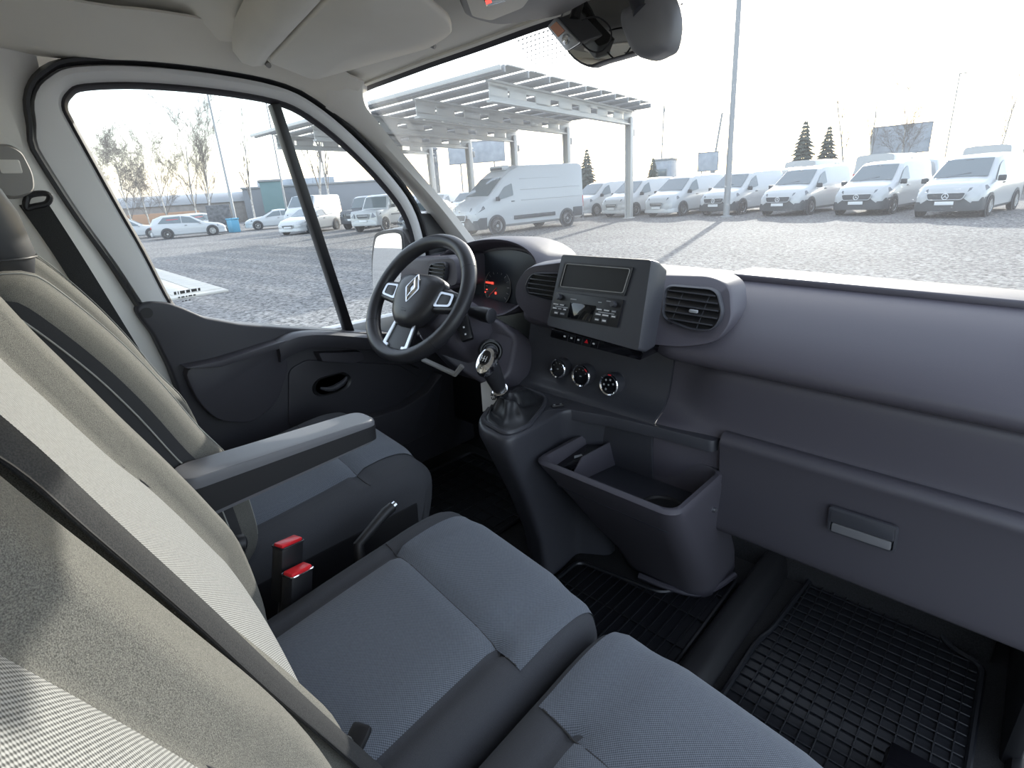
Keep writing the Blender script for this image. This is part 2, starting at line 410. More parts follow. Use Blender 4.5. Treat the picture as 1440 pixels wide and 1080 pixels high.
for k in range(33):
    y = -.42+1.42*k/32; z = lerp(rz, y); p = V((xd(z)+.028, y, z))
    rows.append([p+V(q) for q in ((-.05, 0, .0), (0, 0, 0), (.012, 0, .006), (.035, 0, .030), (.07, 0, .055), (.11, 0, .075))])
obj('side_rail', shell(rings(rows), .006), 'headliner', ceiling)
obj('roof_side_skin', rbox((-.875, .28, 2.09), (.03, 1.46, .22), .005), 'headliner', ceiling)  # added outer panel, blocks light leaking in above the door
obj('rear_side_skin', rbox((-.905, -.08, 1.60), (.03, .72, .90), .005), 'pillar', wall_left)  # added outer panel behind the pillar trim, stops stray light getting in
bm = bmesh.new(); bm.faces.new([bm.verts.new(p+V((-.004, 0, 0))) for p in offs(GLc, .010)])
glass = obj('window_pane', bm, 'side', door_1)
# etched maker's mark in the corner of the pane (unreadable rows of print)
mk = V((-0.857, 0.507, 1.484)); mu = (V((-0.856, 0.54, 1.485))-V((-0.857, 0.475, 1.483))).normalized(); mv = V((.1, 0, 1)).normalized()
bm = bmesh.new()
for row, (hh, ws) in enumerate(((.008, (.006, .003, .012, .010, .014, .006)), (.004, (.005, .008, .004, .009, .006)), (.003, (.004, .006, .005)))):
    x_ = -.04+.008*row
    for w_ in ws:
        a = mk+mu*x_-mv*(.011*row)
        bm.faces.new([bm.verts.new(q+V((.0, 0, 0))) for q in (a, a+mu*w_, a+mu*w_+mv*hh, a+mv*hh)]); x_ += w_+.003
obj('etched_mark', bm, mat('etched_print', (.12, .12, .12), .6), glass)
# divider bar of the quarter light
b0, b1 = V((-0.809, 0.794, 1.96)), V((-0.878, 0.98, 1.266))
dv = (b1-b0); sd = V((0, -dv.z, dv.y)).normalized()*.0135
obj('divider_bar', slab([b0-sd+V((-.012, 0, 0)), b0+sd+V((-.012, 0, 0)), b1+sd*1.15+V((-.012, 0, 0)), b1-sd*1.15+V((-.012, 0, 0))], (.03, 0, 0), .005), 'black', door_1)
# outer skin of the door and quarter corner
obj('door_skin', rbox((-.945, .95, .93), (.05, 1.5, .72), .02), 'paint', door_1)
# trim panel
TP = [(-0.825, 0.364, 1.464), (-0.825, 0.376, 1.477), (-0.825, 0.402, 1.48), (-0.825, 0.442, 1.47), (-0.825, 0.473, 1.451), (-0.825, 0.523, 1.415), (-0.825, 0.612, 1.38), (-0.825, 0.734, 1.346), (-0.825, 0.974, 1.283), (-0.825, 1.109, 1.253), (-.825, 1.30, 1.20), (-.825, 1.46, 1.17), (-.825, 1.50, .70), (-.825, .50, .68), (-.825, .44, .95), (-0.825, 0.423, 1.167), (-0.825, 0.41, 1.295), (-0.825, 0.389, 1.397), (-0.825, 0.37, 1.441)]
obj('trim_panel', slab(roundpoly(TP, .012), (-.07, 0, 0), .007, 3), 'doorp', door_1)
obj('trim_button', lathe([(.0, .0), (.0115, .0), (.0115, -.003), (.0135, -.003), (.0135, -.0005)], V((-0.823, 0.387, 1.453)), (1, 0, 0), 24), 'black', door_1)
# raised armrest wedge: ledge with a light top edge sweeping forward
def patch(pts, h, bev, m, name, r=.01, parent=door_1, back=.03):
    return obj(name, slab(roundpoly([V(p)+V((h, 0, 0)) for p in pts], r), (-back-h, 0, 0), bev, 3), m, parent)
patch([(-0.825, 0.431, 1.299), (-0.825, 0.518, 1.296), (-0.825, 0.728, 1.309), (-0.825, 0.786, 1.31), (-0.825, 0.752, 1.29), (-0.825, 0.699, 1.293), (-0.825, 0.717, 1.239), (-0.825, 0.666, 1.136), (-0.825, 0.581, 1.089), (-0.825, 0.486, 1.129), (-0.825, 0.448, 1.202)], .030, .012, 'doorlight', 'map_pocket', .035)
patch([(-0.825, 0.429, 1.304), (-0.825, 0.52, 1.302), (-0.825, 0.719, 1.32), (-0.825, 0.795, 1.32), (-0.825, 0.783, 1.306), (-0.825, 0.718, 1.302), (-0.825, 0.517, 1.286)], .050, .010, 'doorlight', 'door_ledge', .01)
# pull handle arc
ps = cat([(-0.775, 0.686, 1.309), (-0.77, 0.748, 1.323), (-0.77, 0.828, 1.313), (-0.77, 0.939, 1.283), (-0.775, 1.063, 1.241), (-0.79, 1.206, 1.153)], 6)
rows = []
for i, p in enumerate(ps):
    t = i/(len(ps)-1); hgt = .052-.012*math.sin(t*math.pi)
    rows.append([p+V((-.06, 0, .006)), p+V((-.015, 0, .008)), p+V((0, 0, .0)), p+V((.004, 0, -hgt*.5)), p+V((-.004, 0, -hgt)), p+V((-.03, 0, -hgt-.004)), p+V((-.06, 0, -hgt))])
obj('armrest_ledge', rings(rows, cu=True, cap=True), 'doorp', door_1)
patch([(-0.825, 0.814, 1.253), (-0.825, 0.966, 1.223), (-0.825, 0.976, 1.193), (-0.825, 0.934, 1.19), (-0.825, 0.824, 1.222)], .035, .006, 'doorlight', 'switch_block', .006)
# dark scooped recess and the door handle cup
patch([(-0.825, 0.724, 1.214), (-0.825, 0.786, 1.233), (-0.825, 1.133, 1.13), (-0.825, 1.225, 1.056), (-0.825, 1.117, 0.972), (-0.825, 0.934, 0.975), (-0.825, 0.776, 1.003), (-0.825, 0.694, 1.031)], .006, .004, 'doorp', 'recess_panel', .02)
hc = V((-0.818, 0.86, 1.13)); hp = [(0, a*1.35, b) for a, b in roundrect(.10, .062, .030, 6)]
o_ = [hc+V(p) for p in hp]
cup = obj('handle_cup', rings([[p+V((-.004, 0, 0)) for p in scaled(o_, 1.06)], [p+V((.006, 0, 0)) for p in scaled(o_, 1.03)], o_ and [p+V((.004, 0, 0)) for p in scaled(o_, .94)], [p+V((-.001, 0, 0)) for p in scaled(o_, .86)]], cu=True, cap=True), 'black', door_1)
hs = cat([hc+V((.004, -.045, .0)), hc+V((.008, -.01, -.012)), hc+V((.012, .03, -.002)), hc+V((.010, .052, .014))], 5)
obj('door_handle', tube(hs, [.004+.006*math.sin(math.pi*i/(len(hs)-1)) for i in range(len(hs))], 10), 'fascia', cup)
# lower door pocket
patch([(-0.825, 1.101, 0.977), (-0.825, 1.22, 1.005), (-0.825, 1.303, 1.065), (-0.825, 1.241, 0.842), (-0.825, 1.102, 0.831), (-0.825, 0.713, 0.922), (-0.825, 0.725, 0.995)], .05, .012, 'doorp', 'door_pocket', .02)
# mirror corner cover inside the quarter light
cc = [(-0.84, 1.231, 1.601), (-0.84, 1.263, 1.543), (-0.84, 1.259, 1.297), (-0.84, 1.435, 1.266), (-0.84, 1.453, 1.526), (-0.84, 1.341, 1.649), (-0.84, 1.267, 1.652)]
obj('corner_cover', slab(roundpoly(cc, .006), (-.03, 0, 0), .004), 'black', door_1)

# outside mirror on the driver door
om = thing('wing_mirror', 'black wing mirror outside the driver door glass', 'mirror', (-1.08, 1.30, 1.22))
mo = [(-1.136, 1.3, 1.549), (-1.107, 1.3, 1.575), (-1.03, 1.3, 1.589), (-0.958, 1.3, 1.592), (-0.936, 1.3, 1.567), (-0.945, 1.3, 1.462), (-0.966, 1.3, 1.37), (-1.002, 1.3, 1.278), (-1.045, 1.3, 1.172), (-1.121, 1.3, 1.159), (-1.163, 1.3, 1.244), (-1.179, 1.3, 1.362), (-1.166, 1.3, 1.464)]
mo = cat(mo, 3, closed=True)
mc = sum(mo, V())/len(mo)
obj('housing', rings([[p for p in scaled(mo, .90)], [p+V((0, -.012, 0)) for p in scaled(mo, .92)], [p+V((0, -.012, 0)) for p in scaled(mo, .985)], mo, [p+V((0, .04, 0)) for p in scaled(mo, 1.03)], [p+V((0, .10, 0)) for p in scaled(mo, .9)], [p+V((0, .13, 0)) for p in scaled(mo, .6)]], cu=True, cap=True), 'black', om)
rv = Matrix.Rotation(R(-2), 3, 'Z') @ Matrix.Rotation(R(-2.5), 3, 'X')
bm = bmesh.new(); bm.faces.new([bm.verts.new(mc+V((0, -.019, 0))+rv @ (p-mc)) for p in scaled(mo, .91)])
obj('mirror_glass', shell(bm, .002), 'mirror', om)
obj('mirror_arm', tube([mc+V((.06, .03, -.08)), mc+V((.13, .02, -.10)), mc+V((.20, .0, -.12))], .022, 10), 'black', om)


# ================================================================== dashboard
dash = thing('dashboard', 'long dark grey plastic dashboard with radio, vents and glove box', 'dashboard', (.04, 1.4, .9))
PP = [(1.66, 1.44), (1.58, 1.50), (1.46, 1.518), (1.40, 1.518), (1.33, 1.506), (1.26, 1.480), (1.19, 1.44), (1.145, 1.40), (1.135, 1.378), (1.15, 1.357), (1.22, 1.335)]
PC = [(1.66, 1.44), (1.58, 1.50), (1.46, 1.522), (1.40, 1.524), (1.33, 1.520), (1.265, 1.514), (1.215, 1.498), (1.195, 1.46), (1.190, 1.41), (1.192, 1.37), (1.24, 1.345)]
PD = [(1.66, 1.44), (1.58, 1.50), (1.50, 1.525), (1.46, 1.53), (1.42, 1.525), (1.39, 1.49), (1.37, 1.45), (1.36, 1.41), (1.36, 1.38), (1.36, 1.36), (1.36, 1.34)]
def prof(x):
    if x < -.20: t = smooth((x+.40)/.16); A, B = PD, PC
    else: t = smooth((x-.12)/.12); A, B = PC, PP
    return [(x, a[0]*(1-t)+b[0]*t, a[1]*(1-t)+b[1]*t) for a, b in zip(A, B)]
def fine(pts, n=3): return cat(pts, n)
obj('upper_pad', shell(rings([fine(prof(-.87+1.82*i/91)) for i in range(92)]), .006), 'dash', dash, 60)
# raised lid along the passenger side of the dash top
obj('top_lid', slab(roundpoly([(.245, 1.375, 1.512), (.95, 1.375, 1.512), (.95, 1.56, 1.505), (.245, 1.56, 1.505)], .02), (0, 0, .018), .006, 3), 'dash', dash)
# lower panels
LP = [(1.215, 1.352), (1.186, 1.346), (1.178, 1.325), (1.184, 1.27), (1.190, 1.215), (1.185, 1.19), (1.175, 1.16), (1.195, 1.05), (1.215, .93), (1.26, .905)]
LC = [(1.245, 1.36), (1.235, 1.31), (1.228, 1.265), (1.215, 1.225), (1.19, 1.20), (1.165, 1.188), (1.155, 1.17), (1.16, 1.10), (1.20, .95), (1.25, .90)]
def lower(x0, x1, n, nm, m, P):
    obj(nm, shell(rings([fine([(x0+(x1-x0)*i/n, y, z) for y, z in P]) for i in range(n+1)]), .008), m, dash, 60)
lower(-.27, .2015, 10, 'centre_fascia', 'fascia', LC)
lower(.188, .216, 2, 'seam_backing', 'black', [(y+.012, z) for y, z in LC[:4]])  # added strip behind the panel joint to block light coming through
rows = []
for i in range(31):
    x = .2022+(.95-.2022)*i/30; t = smooth((x-.21)/.15)
    rows.append(fine([(x, a[0]*(1-t)+b[0]*t, a[1]*(1-t)+b[1]*t) for a, b in zip(LC, LP)]))
obj('passenger_panel', shell(rings(rows), .008), 'dash', dash, 60)
# glove box lid: rounded lip on top, flat face below
GB = [(1.20, 1.200), (1.172, 1.206), (1.158, 1.200), (1.152, 1.186), (1.158, 1.165), (1.172, 1.10), (1.186, 1.00), (1.197, .935), (1.215, .925)]
gb = obj('glove_box_lid', shell(rings([fine([(.368+(.95-.368)*i/20, y, z) for y, z in GB]) for i in range(21)]), .012), 'dash2', dash, 60)
hq = [(0.606, 1.16, 1.114), (0.723, 1.16, 1.115), (0.727, 1.166, 1.059), (0.61, 1.166, 1.057)]
hq = [V(p) for p in hq]
def quad(u, v, h=0, Q=hq):
    p = (Q[0]*(1-u)+Q[1]*u)*(1-v)+(Q[3]*(1-u)+Q[2]*u)*v
    n = (Q[1]-Q[0]).cross(Q[3]-Q[0]).normalized()
    if n.y > 0: n = -n
    return p+n*h
fr_o = roundpoly([quad(-.02, -.04, -.002), quad(1.02, -.04, -.002), quad(1.02, 1.04, -.002), quad(-.02, 1.04, -.002)], .008)
fr_i = roundpoly([quad(.02, .04), quad(.98, .04), quad(.98, .96), quad(.02, .96)], .006)
obj('handle_surround', rings([fr_o, [p+V((0, -.006, 0)) for p in scaled(fr_o, .985)], [p+V((0, -.005, 0)) for p in fr_i], [p+V((0, .004, -.001)) for p in scaled(fr_i, .94)]], cu=True, cap=True), 'fascia', gb)
obj('handle_flap', slab(roundpoly([quad(.02, .03, .004), quad(.98, .03, .004), quad(.98, .56, .007), quad(.02, .56, .007)], .004), (0, .006, 0), .002), 'fascia', gb)
obj('handle_scoop', slab(roundpoly([quad(.05, .62, .003), quad(.95, .62, .003), quad(.95, .94, .008), quad(.05, .94, .008)], .004), (0, .006, 0), .002), mat('handle_scoop_grey', (.13, .13, .14), .45), gb)

# ---- air vents
def vent(px_outer, y, wing, nm, slats=5, back=.05, vane=True, lean=0.):
    """louvred vent: rounded wing, bezel, dark recess, slats, adjuster tab"""
    W = roundpoly(wing, .03, 5)
    wo = obj('vent_wing', rings([[p+V((0, back, 0)) for p in scaled(W, 1.06)], [p+V((0, back*.4, 0)) for p in scaled(W, 1.03)], [p+V((0, .010, 0)) for p in W], [p+V((0, .003, 0)) for p in scaled(W, .985)], scaled(W, .965), scaled(W, .2)], cu=True, cap=True), 'dash', dash)
    O = roundpoly(px_outer, .022, 5)
    v = obj('air_vent', rings([[p+V((0, .004, 0)) for p in scaled(O, 1.10)], [p+V((0, -.008, 0)) for p in scaled(O, 1.07)], [p+V((0, -.009, 0)) for p in scaled(O, 1.03)], [p+V((0, -.001, 0)) for p in O], [p+V((0, .0005, 0)) for p in scaled(O, .97)]], cu=True, cap=True), 'fascia', dash)
    obj('vent_recess', slab([p+V((0, -.0012, 0)) for p in scaled(O, .985)], (0, -.0006, 0)), 'cubby', v)
    zs = [p.z for p in O]; z0, z1 = min(zs), max(zs); c0 = sum(O, V())/len(O)
    for k in range(slats):
        z = z0+(z1-z0)*(k+.8)/(slats+.6)
        xs = []
        for a, b in zip(O, O[1:]+O[:1]):
            if (a.z-z)*(b.z-z) < 0: xs.append(a.x+(b.x-a.x)*(z-a.z)/(b.z-a.z))
        if len(xs) < 2: continue
        x0, x1 = min(xs)+.003, max(xs)-.003
        obj('slat', rbox(((x0+x1)/2, c0.y-.005+(z-c0.z)*lean, z), (x1-x0, .010, .0032), .001, Matrix.Rotation(R(-18), 3, 'X')), 'fascia', v)
    if vane:
        for fx in (.28, .72):
            x = min(p.x for p in O)*(1-fx)+max(p.x for p in O)*fx
            obj('vane', rbox((x, c0.y-.002, c0.z), (.002, .003, (z1-z0)*.86*math.hypot(1, lean)), .0005, Matrix.Rotation(-math.atan(lean), 3, 'X')), 'fascia', v)
        obj('adjuster_tab', rbox((c0.x, c0.y-.012, c0.z), (.020, .008, .007), .002), 'grey', v)
    return v
vent([(0.178, 1.214, 1.513), (0.296, 1.217, 1.516), (0.328, 1.183, 1.474), (0.323, 1.159, 1.443), (0.28, 1.154, 1.437), (0.201, 1.164, 1.45)], 1.125,
     [(0.1, 1.234, 1.53), (0.268, 1.243, 1.541), (0.32, 1.231, 1.526), (0.354, 1.178, 1.46), (0.339, 1.144, 1.417), (0.271, 1.127, 1.396), (0.13, 1.118, 1.386)], 'right', back=.07, lean=.8)
vent([(-0.195, 1.16, 1.514), (-0.074, 1.16, 1.525), (-0.072, 1.16, 1.451), (-0.125, 1.16, 1.452), (-0.208, 1.16, 1.459), (-0.216, 1.16, 1.478)], 1.16,
     [(-0.22, 1.165, 1.532), (-0.078, 1.165, 1.558), (-0.074, 1.165, 1.374), (-0.148, 1.165, 1.379), (-0.221, 1.165, 1.388), (-0.27, 1.165, 1.425), (-0.268, 1.165, 1.48)], 'left', vane=False)
vent([(-0.665, 1.19, 1.499), (-0.585, 1.19, 1.51), (-0.602, 1.19, 1.445), (-0.683, 1.19, 1.439)], 1.19,
     [(-0.696, 1.195, 1.51), (-0.552, 1.195, 1.528), (-0.542, 1.195, 1.439), (-0.713, 1.195, 1.42)], 'driver', slats=5, vane=False)

# ---- radio pod
Q = [V((-0.079, 1.135, 1.577)), V((0.195, 1.1, 1.588)), V((0.208, 1.045, 1.396)), V((-0.088, 1.085, 1.4))]
def pod(u, v, h=0.): return quad(u, v, h, Q)
PF = roundpoly([pod(0, 0), pod(1, 0), pod(1, 1), pod(0, 1)], .008)
nrm = (pod(.5, .5, .1)-pod(.5, .5)).normalized()
bk = [(p.x, 1.30, p.z-.012) for p in PF]
bk = [p-nrm*.062+V((0, 0, -.008 if p.z > 1.48 else .012)) for p in scaled(PF, .985)]
obj('pod_pedestal', rbox((.05, 1.20, 1.445), (.20, .14, .12), .01), 'fascia', dash)
podo = obj('radio_pod', rings([bk, [p-nrm*.030 for p in scaled(PF, 1.003)], [p-nrm*.006 for p in PF], [p for p in scaled(PF, .985)], scaled(PF, .2)], cu=True, cap=True), 'fascia', dash)
def podpoly(pts, h, r=.003): return roundpoly([pod(u, v, h) for u, v in pts], r)
# upper cubby
CU = [(.07, .10), (.84, .10), (.80, .43), (.05, .47)]
CI = [(.10, .13), (.81, .125), (.775, .40), (.085, .435)]
a, b = podpoly(CU, .0005, .004), podpoly(CI, .0005, .006)
cub = obj('cubby_frame', rings([a, [p+nrm*.003 for p in a], [p+nrm*.003 for p in scaled(b, 1.03)], [p+nrm*.001 for p in b]], cu=True), 'black', podo)
obj('cubby_opening', slab([p+nrm*.0006 for p in b], nrm*.0012), 'cubby', podo)
obj('cubby_rim', tube([p+nrm*.0035 for p in scaled(b, 1.01)], .0011, 6, closed=True), 'greytrim', podo)
# radio unit
RQ = [(.045, .51), (.795, .475), (.775, .80), (.03, .855)]
rq = [pod(u, v, .0008) for u, v in RQ]
def rad(u, v, h=0.): return quad(u, v, h+.002, rq)
ra = obj('radio', slab(roundpoly([rad(0, 0, -.002), rad(1, 0, -.002), rad(1, 1, -.002), rad(0, 1, -.002)], .003), nrm*.0035, .001), 'black', podo)
dsp = obj('radio_display', slab([rad(.27, .35, .0018), rad(.66, .35, .0018), rad(.63, .95, .0018), rad(.29, .95, .0018)], nrm*.001, .0004), 'screen', ra)
for u, v in ((.09, .20), (.90, .20)):
    obj('radio_knob', lathe([(.0, .0), (.0075, 0), (.0072, .009), (.006, .011), (0, .011)], rad(u, v, .001), nrm, 20), 'fascia', ra)
for u, v, w_, h_ in [(.06, .50, .08, .05), (.16, .50, .06, .05), (.06, .66, .06, .06), (.14, .66, .05, .06), (.22, .66, .04, .06), (.10, .84, .05, .08), (.20, .84, .06, .07), (.72, .46, .07, .06), (.82, .46, .07, .06), (.92, .46, .05, .06), (.72, .64, .07, .07), (.82, .64, .08, .07), (.93, .64, .05, .07), (.72, .84, .05, .07), (.82, .84, .05, .09)]:
    obj('radio_button', slab([rad(u-w_/2-.012, v-h_*.9, .0018), rad(u+w_/2+.012, v-h_*.9, .0018), rad(u+w_/2+.012, v+h_*.9, .0018), rad(u-w_/2-.012, v+h_*.9, .0018)], nrm*.0012, .0004), 'fascia', ra)
    obj('button_legend', slab([rad(u-w_/2, v-h_*.35, .0031), rad(u+w_/2, v-h_*.35, .0031), rad(u+w_/2, v+h_*.35, .0031), rad(u-w_/2, v+h_*.35, .0031)], nrm*.0002), 'white' if (u*100) % 3 < 1.6 else 'grey', ra)
for u, v, w_ in ((.31, .22, .09), (.70, .20, .05), (.82, .12, .07), (.155, .58, .20), (.82, .55, .22)):
    obj('radio_print', slab([rad(u-w_/2, v-.018, .0018), rad(u+w_/2, v-.018, .0018), rad(u+w_/2, v+.018, .0018), rad(u-w_/2, v+.018, .0018)], nrm*.0003), 'grey', ra)
# switch strip under the pod
S = [V((-0.061, 1.075, 1.398)), V((0.203, 1.075, 1.387)), V((0.192, 1.085, 1.362)), V((-0.075, 1.085, 1.371))]
st = obj('switch_strip', slab(roundpoly([quad(0, 0, 0, S), quad(1, 0, 0, S), quad(1, 1, 0, S), quad(0, 1, 0, S)], .006), (0, .17, .0), .003, 3), 'gloss', dash)
for i, u in enumerate((.17, .25, .33, .42, .50)):
    m_ = 'red' if i == 3 else 'white'
    k = .022 if i == 3 else .011
    obj('hazard_triangle' if i == 3 else 'switch_mark', slab([quad(u-k, .60, .0004, S), quad(u+k, .60, .0004, S), quad(u, .18 if i == 3 else .34, .0004, S)] if i == 3 else [quad(u-k, .55, .0004, S), quad(u+k, .55, .0004, S), quad(u+k, .38, .0004, S), quad(u-k, .38, .0004, S)], (0, -.0006, 0)), m_, st)
for u in (.21, .29, .375, .47, .55):
    obj('switch_gap', slab([quad(u-.002, .1, .0002, S), quad(u+.002, .1, .0002, S), quad(u+.002, .9, .0002, S), quad(u-.002, .9, .0002, S)], (0, -.0004, 0)), 'fascia', st)

# ---- heating controls: three chrome ringed knobs
for i, (u, v, rr) in enumerate(((797, 516, .0285), (829, 526, .0315), (868, 538, .030))):
    base = V((-0.127, 1.228, 1.243)) if i == 0 else (V((-0.045, 1.226, 1.24)) if i == 1 else V((0.049, 1.222, 1.237)))
    ax = V((-.05, -1, .10)).normalized()
    k = obj('climate_knob', lathe([(rr*1.12, -.004), (rr*1.12, .004), (rr*1.0, .006), (rr*.97, .037), (rr*.95, .039)], base, ax, 32), 'fascia', dash)
    obj('knob_ring', lathe([(rr*.97, .036), (rr*.99, .040), (rr*.93, .0425), (rr*.82, .041), (rr*.80, .039)], base, ax, 32, cap=False), 'chrome', k)
    obj('knob_face', lathe([(0, .0395), (rr*.84, .0395), (rr*.84, .0375)], base, ax, 32), 'gloss', k)
    fm = frame(base+ax*.0398, ax, (1, 0, 0))
    def dot(x, y, w_, h_, m_, rot=0):
        bm = rbox((0, 0, 0), (w_, h_, .0006), 0); bm.transform(fm @ Matrix.Translation((x*rr, y*rr, .0003)) @ Matrix.Rotation(rot, 4, 'Z')); return obj('knob_mark', bm, m_, k)
    if i == 2:
        for a in (20, 75, 130, 185, 240): dot(.5*math.cos(R(a)), .5*math.sin(R(a)), .005, .005, 'grey', R(a))
        dot(0, 0, .004, .004, 'grey')
    else:
        dot(0, -.02, .006, .003, 'grey')
        for a in (30, 70, 110, 150): dot(.6*math.cos(R(a)), .6*math.sin(R(a)), .0022, .0022, 'grey')
    if i: 
        bm = rbox((0, 0, 0), (.010, .003, .0008), .0002); bm.transform(fm @ Matrix.Translation((rr*(.55 if i == 1 else .05), rr*(.62 if i == 1 else .93), .0028)) @ Matrix.Rotation(R(-40 if i == 1 else 0), 4, 'Z')); obj('knob_pointer', bm, 'red', k)

# ---- gear console
top = [(-0.155, 0.893, 1.18), (-0.108, 0.858, 1.18), (-0.014, 0.85, 1.18), (-0.009, 0.928, 1.18), (-0.026, 1.083, 1.18), (.10, 1.165, 1.18), (.10, 1.23, 1.18), (-.10, 1.26, 1.18), (-.27, 1.26, 1.18), (-.275, 1.10, 1.18), (-0.216, 1.002, 1.18)]
T = roundpoly(top, .03, 4)
def ring_at(z, sc, dy, dx=0):
    c = sum(T, V())/len(T); o = []
    for p in T: q = c+(p-c)*sc; o.append(V((q.x+dx, q.y+dy, z)))
    return o
con = obj('gear_console', rings([ring_at(.655, .66, .12), ring_at(.80, .72, .10), ring_at(.95, .82, .06), ring_at(1.08, .93, .02), ring_at(1.15, 1.0, .0), ring_at(1.172, 1.005, 0), ring_at(1.18, .985, 0), ring_at(1.182, .95, 0), ring_at(1.182, .2, 0)], cu=True, cap=True), 'fascia', dash, 50)
SL = [(-0.059, 1.04, 1.183), (-0.024, 1.089, 1.183), (0.079, 1.12, 1.183), (0.227, 1.143, 1.183), (0.353, 1.153, 1.183), (.367, 1.22, 1.183), (.0, 1.25, 1.183), (-.06, 1.22, 1.183)]
obj('shelf_ledge', slab(roundpoly(SL, .012), (0, 0, -.03), .008, 3), 'fascia', dash)
# rocker switch on the console
rm = frame(V((-0.047, 1.085, 1.188)), (0, 0, 1), (.55, 1, 0))
bm = rbox((0, 0, 0), (.034, .012, .006), .0015); bm.transform(rm); rk = obj('rocker_switch', bm, 'black', con)
for x in (-.009, .009):
    bm = rbox((x, 0, .0033), (.005, .004, .0006), 0); bm.transform(rm); obj('switch_mark', bm, 'grey', rk)

# ---- open tray below the fascia
def rr3(x0, x1, y0, y1, z, r, n=5):
    return [V(((x0+x1)/2+a, (y0+y1)/2+b, z)) for a, b in roundrect(x1-x0, y1-y0, r, n)]
out = [rr3(.07, .350, 1.24, 1.50, .655, .07), rr3(.06, .355, 1.19, 1.46, .74, .07), rr3(.035, .365, 1.10, 1.36, .86, .06), rr3(.012, .372, 1.00, 1.27, 1.0, .05), rr3(-.004, .378, .945, 1.20, 1.075, .04), rr3(-.006, .380, .932, 1.19, 1.097, .035), rr3(-.001, .376, .938, 1.185, 1.103, .034), rr3(.010, .366, .948, 1.18, 1.103, .03), rr3(.016, .360, .955, 1.178, 1.094, .028), rr3(.020, .352, .985, 1.175, 1.02, .025), rr3(.06, .32, 1.02, 1.15, 1.015, .02)]
tr = obj('storage_tray', rings(out, cu=True, cap=True), 'dash2', dash, 50)
obj('tray_floor', slab(rr3(.022, .350, .985, 1.174, 1.017, .02), (0, 0, .004), .001), 'tray', tr)
obj('cup_well', lathe([(.0, .0), (.048, 0), (.052, .005), (.054, .005), (.054, -.001)], (.290, 1.06, 1.0212), (0, 0, 1), 28), 'cubby', tr)
obj('tray_fin', slab([(.055, .985, 1.022), (.085, 1.172, 1.022), (.075, 1.165, 1.094), (.060, 1.05, 1.085)], (.004, 0, 0), .001), 'dash2', tr)
obj('phone_slot', slab([(.016, .975, 1.06), (.056, .985, 1.06), (.072, 1.168, 1.075), (.016, 1.168, 1.075)], (0, 0, .004), .001), 'gloss', tr)
obj('slot_mark', slab([(.030, 1.06, 1.0725), (.038, 1.05, 1.0722), (.046, 1.075, 1.0735), (.040, 1.078, 1.0735)], (0, 0, .0012)), 'grey', tr)
for p in ((0.377, 1.149, 1.013), (0.371, 1.29, 0.875)):
    obj('tray_screw', lathe([(0, .004), (.005, .004), (.006, .001), (.006, -.004)], V(p)+V((.0, 0, 0)), (1, -.2, .2), 12), 'silver', tr)
obj('tray_foot', tube(cat([(.16, 1.215, .668), (.25, 1.225, .668), (.32, 1.255, .668), (.350, 1.32, .668), (.365, 1.40, .668)], 4), .009, 8), 'dash2', tr)

# ---- instrument binnacle
BO = cat([(-0.774, 1.24, 1.45), (-0.705, 1.24, 1.517), (-0.582, 1.24, 1.564), (-0.46, 1.24, 1.582), (-0.358, 1.24, 1.573), (-0.285, 1.24, 1.541), (-0.258, 1.24, 1.492), (-0.269, 1.24, 1.44), (-0.315, 1.24, 1.392), (-0.388, 1.24, 1.359), (-0.477, 1.24, 1.358), (-0.615, 1.24, 1.369), (-0.746, 1.24, 1.378)], 4, closed=True)
def tilt(P, k): # lean the opening: the top sits further forward
    zc = 1.46; return [V((p.x, p.y+(p.z-zc)*k, p.z)) for p in P]
bn = obj('instrument_binnacle', rings([[p+V((0, .22, -.01)) for p in scaled(BO, 1.04)], [p+V((0, .05, 0)) for p in tilt(scaled(BO, 1.05), .35)], [p+V((0, .008, 0)) for p in tilt(scaled(BO, 1.02), .35)], tilt(BO, .35), [p+V((0, .004, 0)) for p in tilt(scaled(BO, .96), .35)], [p+V((0, .03, -.004)) for p in tilt(scaled(BO, .92), .35)], [p+V((0, .12, -.01)) for p in scaled(BO, .82)], [p+V((0, .125, -.01)) for p in scaled(BO, .3)]], cu=True, cap=True), 'dash', dash, 60)
cpl = obj('cluster_panel', slab([p+V((0, .118, -.016)) for p in scaled(BO, .80)], (0, -.004, 0), .001), 'cluster', bn)
gm = frame(V((-0.519, 1.352, 1.414)), (0, -1, .1), (1, 0, 0))
def dial(gm, rr):
    d = obj('dial_face', (lambda b: (b.transform(gm), b)[1])(lathe([(rr, -.002), (rr, .001), (rr*.97, .002), (0, .002)], seg=40)), 'cluster', cpl)
    obj('dial_ring', (lambda b: (b.transform(gm), b)[1])(tube([(rr*math.cos(R(a)), rr*math.sin(R(a)), .002) for a in range(-50, 235, 6)], .0010, 6)), 'greytrim', d)
    for a in range(-40, 226, 22):
        bm = rbox((rr*.82, 0, .0026), (rr*.16, .002, .0006), 0); bm.transform(gm @ Matrix.Rotation(R(a), 4, 'Z')); obj('dial_tick', bm, 'grey', d)
    bm = rbox((rr*.40, 0, .004), (rr*.75, .003, .0012), .0004); bm.transform(gm @ Matrix.Rotation(R(222), 4, 'Z')); obj('dial_needle', bm, 'red', d)
    return d
d1 = dial(gm, .062)
for dx, dy, w_, h_ in ((-.040, .012, .030, .006), (-.022, .012, .010, .008), (-.005, -.020, .008, .008), (-.048, -.012, .006, .004), (-.055, -.022, .005, .004)):
    bm = rbox((dx, dy, .0042), (w_, h_, .0006), 0); bm.transform(gm); obj('warning_light', bm, 'redlit', d1)
